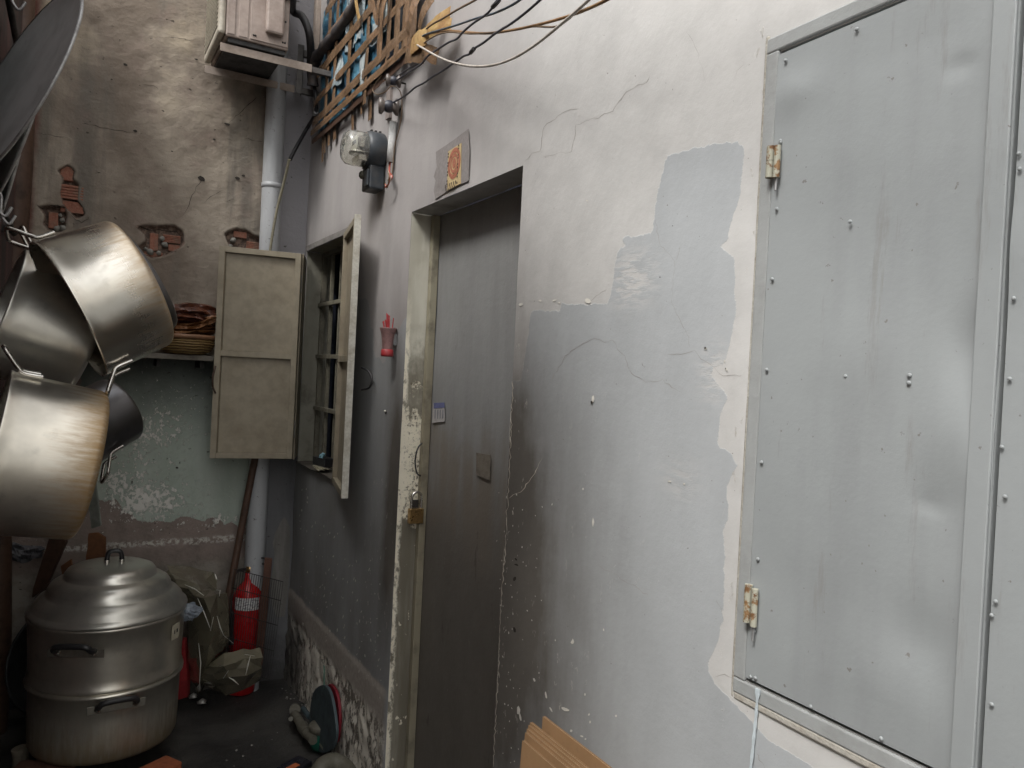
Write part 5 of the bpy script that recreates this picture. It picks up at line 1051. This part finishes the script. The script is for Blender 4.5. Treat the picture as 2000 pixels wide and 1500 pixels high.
# ================================================================== GLOSSY CRUMPLED SHEETS
q = NT('olive_film'); n = q.noise(6, 4, .6); q.col(q.mix(q.step(n, .4, .65), (.30, .27, .19), (.22, .195, .14))); q.metal(.1); q.rough(.09); q.b.inputs['Transmission Weight'].default_value = .40; q.b.inputs['Coat Weight'].default_value = .6; q.b.inputs['IOR'].default_value = 1.5
M_film = q.m
def crumple(label, rows, seed):
    r_ = random.Random(seed); n = len(rows[0]); b = MB(); vs = []; G = [[PD(*p) for p in row] for row in rows]; S = 2
    R_, K_ = (len(G)-1)*S, (n-1)*S
    for i in range(R_+1):
        for j in range(K_+1):
            a, u = divmod(i, S); c_, v = divmod(j, S); a2, c2 = min(a+1, len(G)-1), min(c_+1, n-1); u /= S; v /= S
            p = (G[a][c_]*(1-v)+G[a][c2]*v)*(1-u)+(G[a2][c_]*(1-v)+G[a2][c2]*v)*u
            vs.append(p+Vector((r_.uniform(-1, 1), r_.uniform(-1, 1), r_.uniform(-1, 1)))*.0050)
    fs = []
    for i in range(R_):
        for j in range(K_):
            q0 = i*(K_+1)+j; q1 = q0+1; q2 = q0+K_+2; q3 = q0+K_+1
            fs += [(q0, q1, q2), (q0, q2, q3)] if r_.random() > .5 else [(q0, q1, q3), (q1, q2, q3)]
    b.add(vs, fs, False); o = b.build('crumpled_sheet', M_film, solid=.0012); tag(o, label, 'plastic sheet', 'glossy crumpled sheets by the extinguisher'); return o
M_glint = simple('pale_glint', (.74, .72, .64), .3, 0, .2, None, 40, 0)  # pale tubes stand in for highlights along the folded film
def glint_line(o, pts, r=.0014): MB().tube([PD(*p) for p in pts], lambda t: r*(.5+1.3*math.sin(t*math.pi)), 6, False).build('glint_line', M_glint, o)
sh1 = crumple('tall olive glossy crumpled sheet hanging between the steamer and the extinguisher', [[(325,1105,3.5),(372,1108,3.55),(418,1118,3.6)],[(340,1130,3.4),(388,1142,3.38),(424,1150,3.52)],[(356,1160,3.38),(400,1166,3.28),(442,1158,3.45)],[(366,1225,3.42),(416,1232,3.3),(448,1242,3.45)],[(368,1285,3.45),(402,1290,3.32),(434,1270,3.45)],[(372,1325,3.5),(392,1335,3.40),(412,1302,3.48)],[(386,1356,3.62),(390,1355,3.62),(394,1352,3.62)]], 5)
sh2 = crumple('low folded glossy sheet lying in front of the extinguisher foot', [[(396,1296,3.46),(436,1276,3.40),(474,1268,3.44),(508,1266,3.47)],[(386,1312,3.40),(438,1298,3.33),(478,1286,3.38),(513,1284,3.43)],[(396,1332,3.44),(444,1322,3.36),(484,1318,3.40),(510,1306,3.46)],[(414,1346,3.55),(440,1356,3.5),(472,1350,3.52),(508,1330,3.55)]], 9)
crumple('small olive glossy flap folded over behind the steamer rim', [[(320,1108,3.62),(370,1112,3.64),(422,1122,3.66)],[(322,1130,3.6),(372,1136,3.58),(424,1144,3.62)]], 13)

for c_ in ([(361,1142,3.34),(380,1150,3.30),(398,1163,3.25)], [(386,1168,3.26),(398,1195,3.24),(410,1226,3.24)], [(411,1232,3.24),(417,1205,3.26)], [(424,1203,3.27),(430,1225,3.27),(437,1241,3.30)], [(437,1241,3.30),(456,1257,3.33)], [(388,1256,3.28),(392,1295,3.27),(389,1350,3.36)], [(422,1152,3.38),(430,1153,3.4),(428,1165,3.36)]): glint_line(sh1, c_, .0013)
for c_ in ([(447,1323,3.24),(456,1328,3.23),(466,1337,3.26)], [(489,1281,3.24),(484,1300,3.23),(480,1318,3.24)], [(478,1278,3.24),(497,1281,3.30)], [(436,1325,3.25),(446,1310,3.22)]): glint_line(sh2, c_, .0015)

# ================================================================== FLOOR FITTINGS ON THE RIGHT
pf = thing('pipe_fitting', 'dirty plastic water pipe with elbow and small valve running along the wet floor', 'pipe', WZ(600, 1440))
MB().tube([WZ(574,1392,.055), WZ(584,1408,.055), WZ(594,1425,.055), WZ(612,1446,.06)], .019, 14).build('pipe_run', M_dirtypvc, pf)
MB().tube([WZ(576,1384,.03), WZ(576,1386,.075)], .024, 14, False).build('elbow', M_dirtypvc, pf)
MB().tube([WZ(568,1404,.02), WZ(568,1404,.07)], .010, 10, False).build('stub', M_dirtypvc, pf)
MB().tube([WZ(592,1384,.07), WZ(604,1400,.07)], .012, 10, False).build('tap_lever', M_bluegrey, pf)
MB().tube([WZ(590,1418,.055), WZ(600,1431,.055)], .024, 14, False).build('collar', M_dirtypvc, pf)
gc_ = WZ(626, 1462, .0)
gf = thing('water_valve', 'green plastic water coupling with a dirty grey cap on the floor by the wall', 'valve', gc_)
MB().lathe([(.001, .0), (.034, .0), (.044, .02), (.047, .055), (.046, .075)], 28, Matrix.Translation(gc_)).build('coupling', M_green, gf)
MB().lathe([(.046, .0755), (.051, .080), (.052, .100), (.048, .106), (.001, .108)], 28, Matrix.Translation(gc_)).build('cap', M_dirtypvc, gf)
e0 = gc_+Vector((.0, -.065, .045))
MB().tube([gc_+Vector((0, -.02, .04)), e0, e0+Vector((.0, -.03, 0))], .020, 14, False).build('outlet', simple('pale_fitting', (.26, .26, .19), .5, 0, .5), gf)
o = MB().tube([WZ(622,1512,.05), WZ(634,1495,.07), WZ(655,1490,.07), WZ(676,1505,.055), WZ(684,1530,.05)], .036, 18).build('drain_elbow', M_dirtypvc); tag(o, 'fat dirty plastic drain bend at the bottom edge below the green valve', 'pipe')
# oval boards leaning on the wall
def oval(label, pxs, X0, lean, mat, th=.012):
    P = [WX(x, y, X0) for x, y in catmull2(pxs)]; zc_ = min(p.z for p in P)
    P = [Vector((p.x-lean*(1-(p.z-zc_)/.3), p.y, p.z)) for p in P]; b = MB(); N = len(P)
    b.add(P+[p+Vector((th, 0, 0)) for p in P], [tuple(range(N)), tuple(range(2*N-1, N-1, -1))]+[(i, (i+1) % N, N+(i+1) % N, N+i) for i in range(N)])
    o = b.build('oval_board', mat, bevel=.002, weld=True); tag(o, label, 'board'); return o
def catmull2(p):
    q_ = [Vector((x, y, 0)) for x, y in p]; q_ = [q_[-1]]+q_+[q_[0], q_[1]]; out = []
    for i in range(1, len(q_)-2):
        a, b_, c_, d = q_[i-1:i+3]
        for k in range(5):
            t = k/5; v = .5*((2*b_)+(c_-a)*t+(2*a-5*b_+4*c_-d)*t*t+(-a+3*b_-3*c_+d)*t**3); out.append((v.x, v.y))
    return out
oval('dark red oval board on edge against the peeling skirting', [(640,1338),(650,1342),(658,1360),(662,1395),(661,1425),(656,1450),(645,1455),(636,1430),(634,1370)], .972, .0, M_darkred)
oval('blue grey oval board on edge, in front of the dark red one', [(612,1352),(628,1338),(640,1345),(648,1368),(654,1405),(656,1435),(648,1462),(626,1470),(606,1440),(605,1390)], .935, .0, M_bluegrey)
o = MB().tube([WX(633,1300,.955), WX(633,1345,.935)], .0022, 6, False).build('thin_stick', M_green); tag(o, 'thin dark green stick upright behind the oval boards', 'stick')
# rubbish on the floor
rb = MB()
for k in range(34):
    x, y = (random.uniform(555, 610), random.uniform(1340, 1385)) if k < 22 else (random.uniform(400, 600), random.uniform(1340, 1500))
    p = WZ(x, y, .012+random.uniform(0, .008)); s = random.uniform(.0012, .0035)
    rb.obox(p, (s, s*.3, 0), (-s*.3, s*.7, s*.3), (0, 0, s*.35))
o = rb.build('litter', M_soil); o['kind'] = 'stuff'
for (x, y, s, lab) in ((378,1359,.016,'small crumpled whitish scrap beside the foot of the tall glossy sheet'), (395,1370,.017,'small shiny scrap of foil alone on the black floor')):
    p = WZ(x, y, .014); b = MB(); b.lathe([(.001, -.010), (s, -.007), (s*1.2, .0), (s*.7, .009), (.001, .011)], 9, Matrix.Translation(p), jitter=lambda a, h: .35*math.sin(a*3+h*400)); o = b.build('scrap', simple('foil_scrap', (.62, .60, .55), .3, .3, .4)); tag(o, lab, 'scrap')
o = MB().obox(WZ(575, 1497, .012), (.05, .03, 0), (-.02, .035, 0), (0, 0, .011)).build('dark_wrapper', simple('dark_wrapper', (.02, .02, .028), .3), bevel=.004); tag(o, 'dark wrapper with an orange print at the bottom edge of the floor', 'wrapper')
MB().obox(WZ(572, 1497, .0245), (.022, .012, 0), (-.006, .012, 0), (0, 0, .0005)).build('orange_print', simple('orange_print', (.6, .16, .06), .5), o)

# ================================================================== CARDBOARD STACK
q = NT('cardboard'); n = q.noise(5, 5, .6, v=q.vec((1, 1, .15))); n2 = q.noise(45, 4, .6, seed=2); q.col(q.mix(q.ma('MULTIPLY', q.step(n2, .5, .8), .5), q.mix(q.step(n, .35, .7), (.40, .235, .115), (.31, .18, .085)), (.22, .13, .07))); q.rough(.8); q.bump(q.noise(90, 3), .0004); M_card = q.m
M_flute = simple('cardboard_edge', (.46, .31, .18), .85, 0, .4, (.2, .12, .06), 60)
cg = 'flattened cardboard boxes leaning on the wall'
def board(label, x0, yL, yR, zt, lean=.06, th=.006, tilt=0.):
    """corrugated sheet: two liners and a zigzag flute, leaning on the wall; y from yL (far) to yR (near)"""
    t = thing('cardboard_sheet', label, 'cardboard', (x0-lean*zt, (yL+yR)/2, 0), group=cg)
    def P(y, z, o_): return Vector((x0-lean*(zt-z)+o_, y, z+tilt*(yL-y)))
    for o_ in (0, th-.0007):
        b = MB(); A, B_, C_, D_ = P(yL, 0, o_), P(yR, 0, o_), P(yR, zt, o_), P(yL, zt, o_); d = Vector((.0007, 0, 0))
        b.add([A, B_, C_, D_, A+d, B_+d, C_+d, D_+d], [(0, 1, 2, 3), (7, 6, 5, 4), (0, 4, 5, 1), (1, 5, 6, 2), (2, 6, 7, 3), (3, 7, 4, 0)]); b.build('liner', M_card, t)
    b = MB(); n = int((yL-yR)/.0035); vs = []
    for i in range(n+1):
        y = yL+(yR-yL)*i/n; o_ = .0009 if i % 2 else th-.0010
        vs += [P(y, zt-.10, o_), P(y, zt-.0006, o_)]
    b.add(vs, [(2*i, 2*i+1, 2*i+3, 2*i+2) for i in range(n)]); b.build('flute', M_flute, t, solid=.0004)
yl = WX(1056, 1400).y
board('tallest cardboard sheet, flat against the wall at the back of the stack', .985, WX(1060, 1400, .985).y, .55, WX(1060, 1399, .985).z, .02)
zt2 = WX(1040, 1428, .95).z
for k, (lab, dz) in enumerate((('second cardboard sheet from the wall, its corrugated top edge showing', 0.), ('third cardboard sheet from the wall in the leaning stack', -.002), ('fourth cardboard sheet from the wall in the leaning stack', -.006), ('fifth cardboard sheet from the wall, slightly lower than its neighbours', -.010))):
    board(lab, .968-k*.0085, WX(1032-k*3, 1428+k*4, .965-k*.0085).y, .6, zt2+dz, .03+.002*k, .0065)
board('front cardboard sheet of the stack, facing the alley', .925, WX(1020, 1446, .925).y, .62, WX(1020, 1446, .925).z, .04)
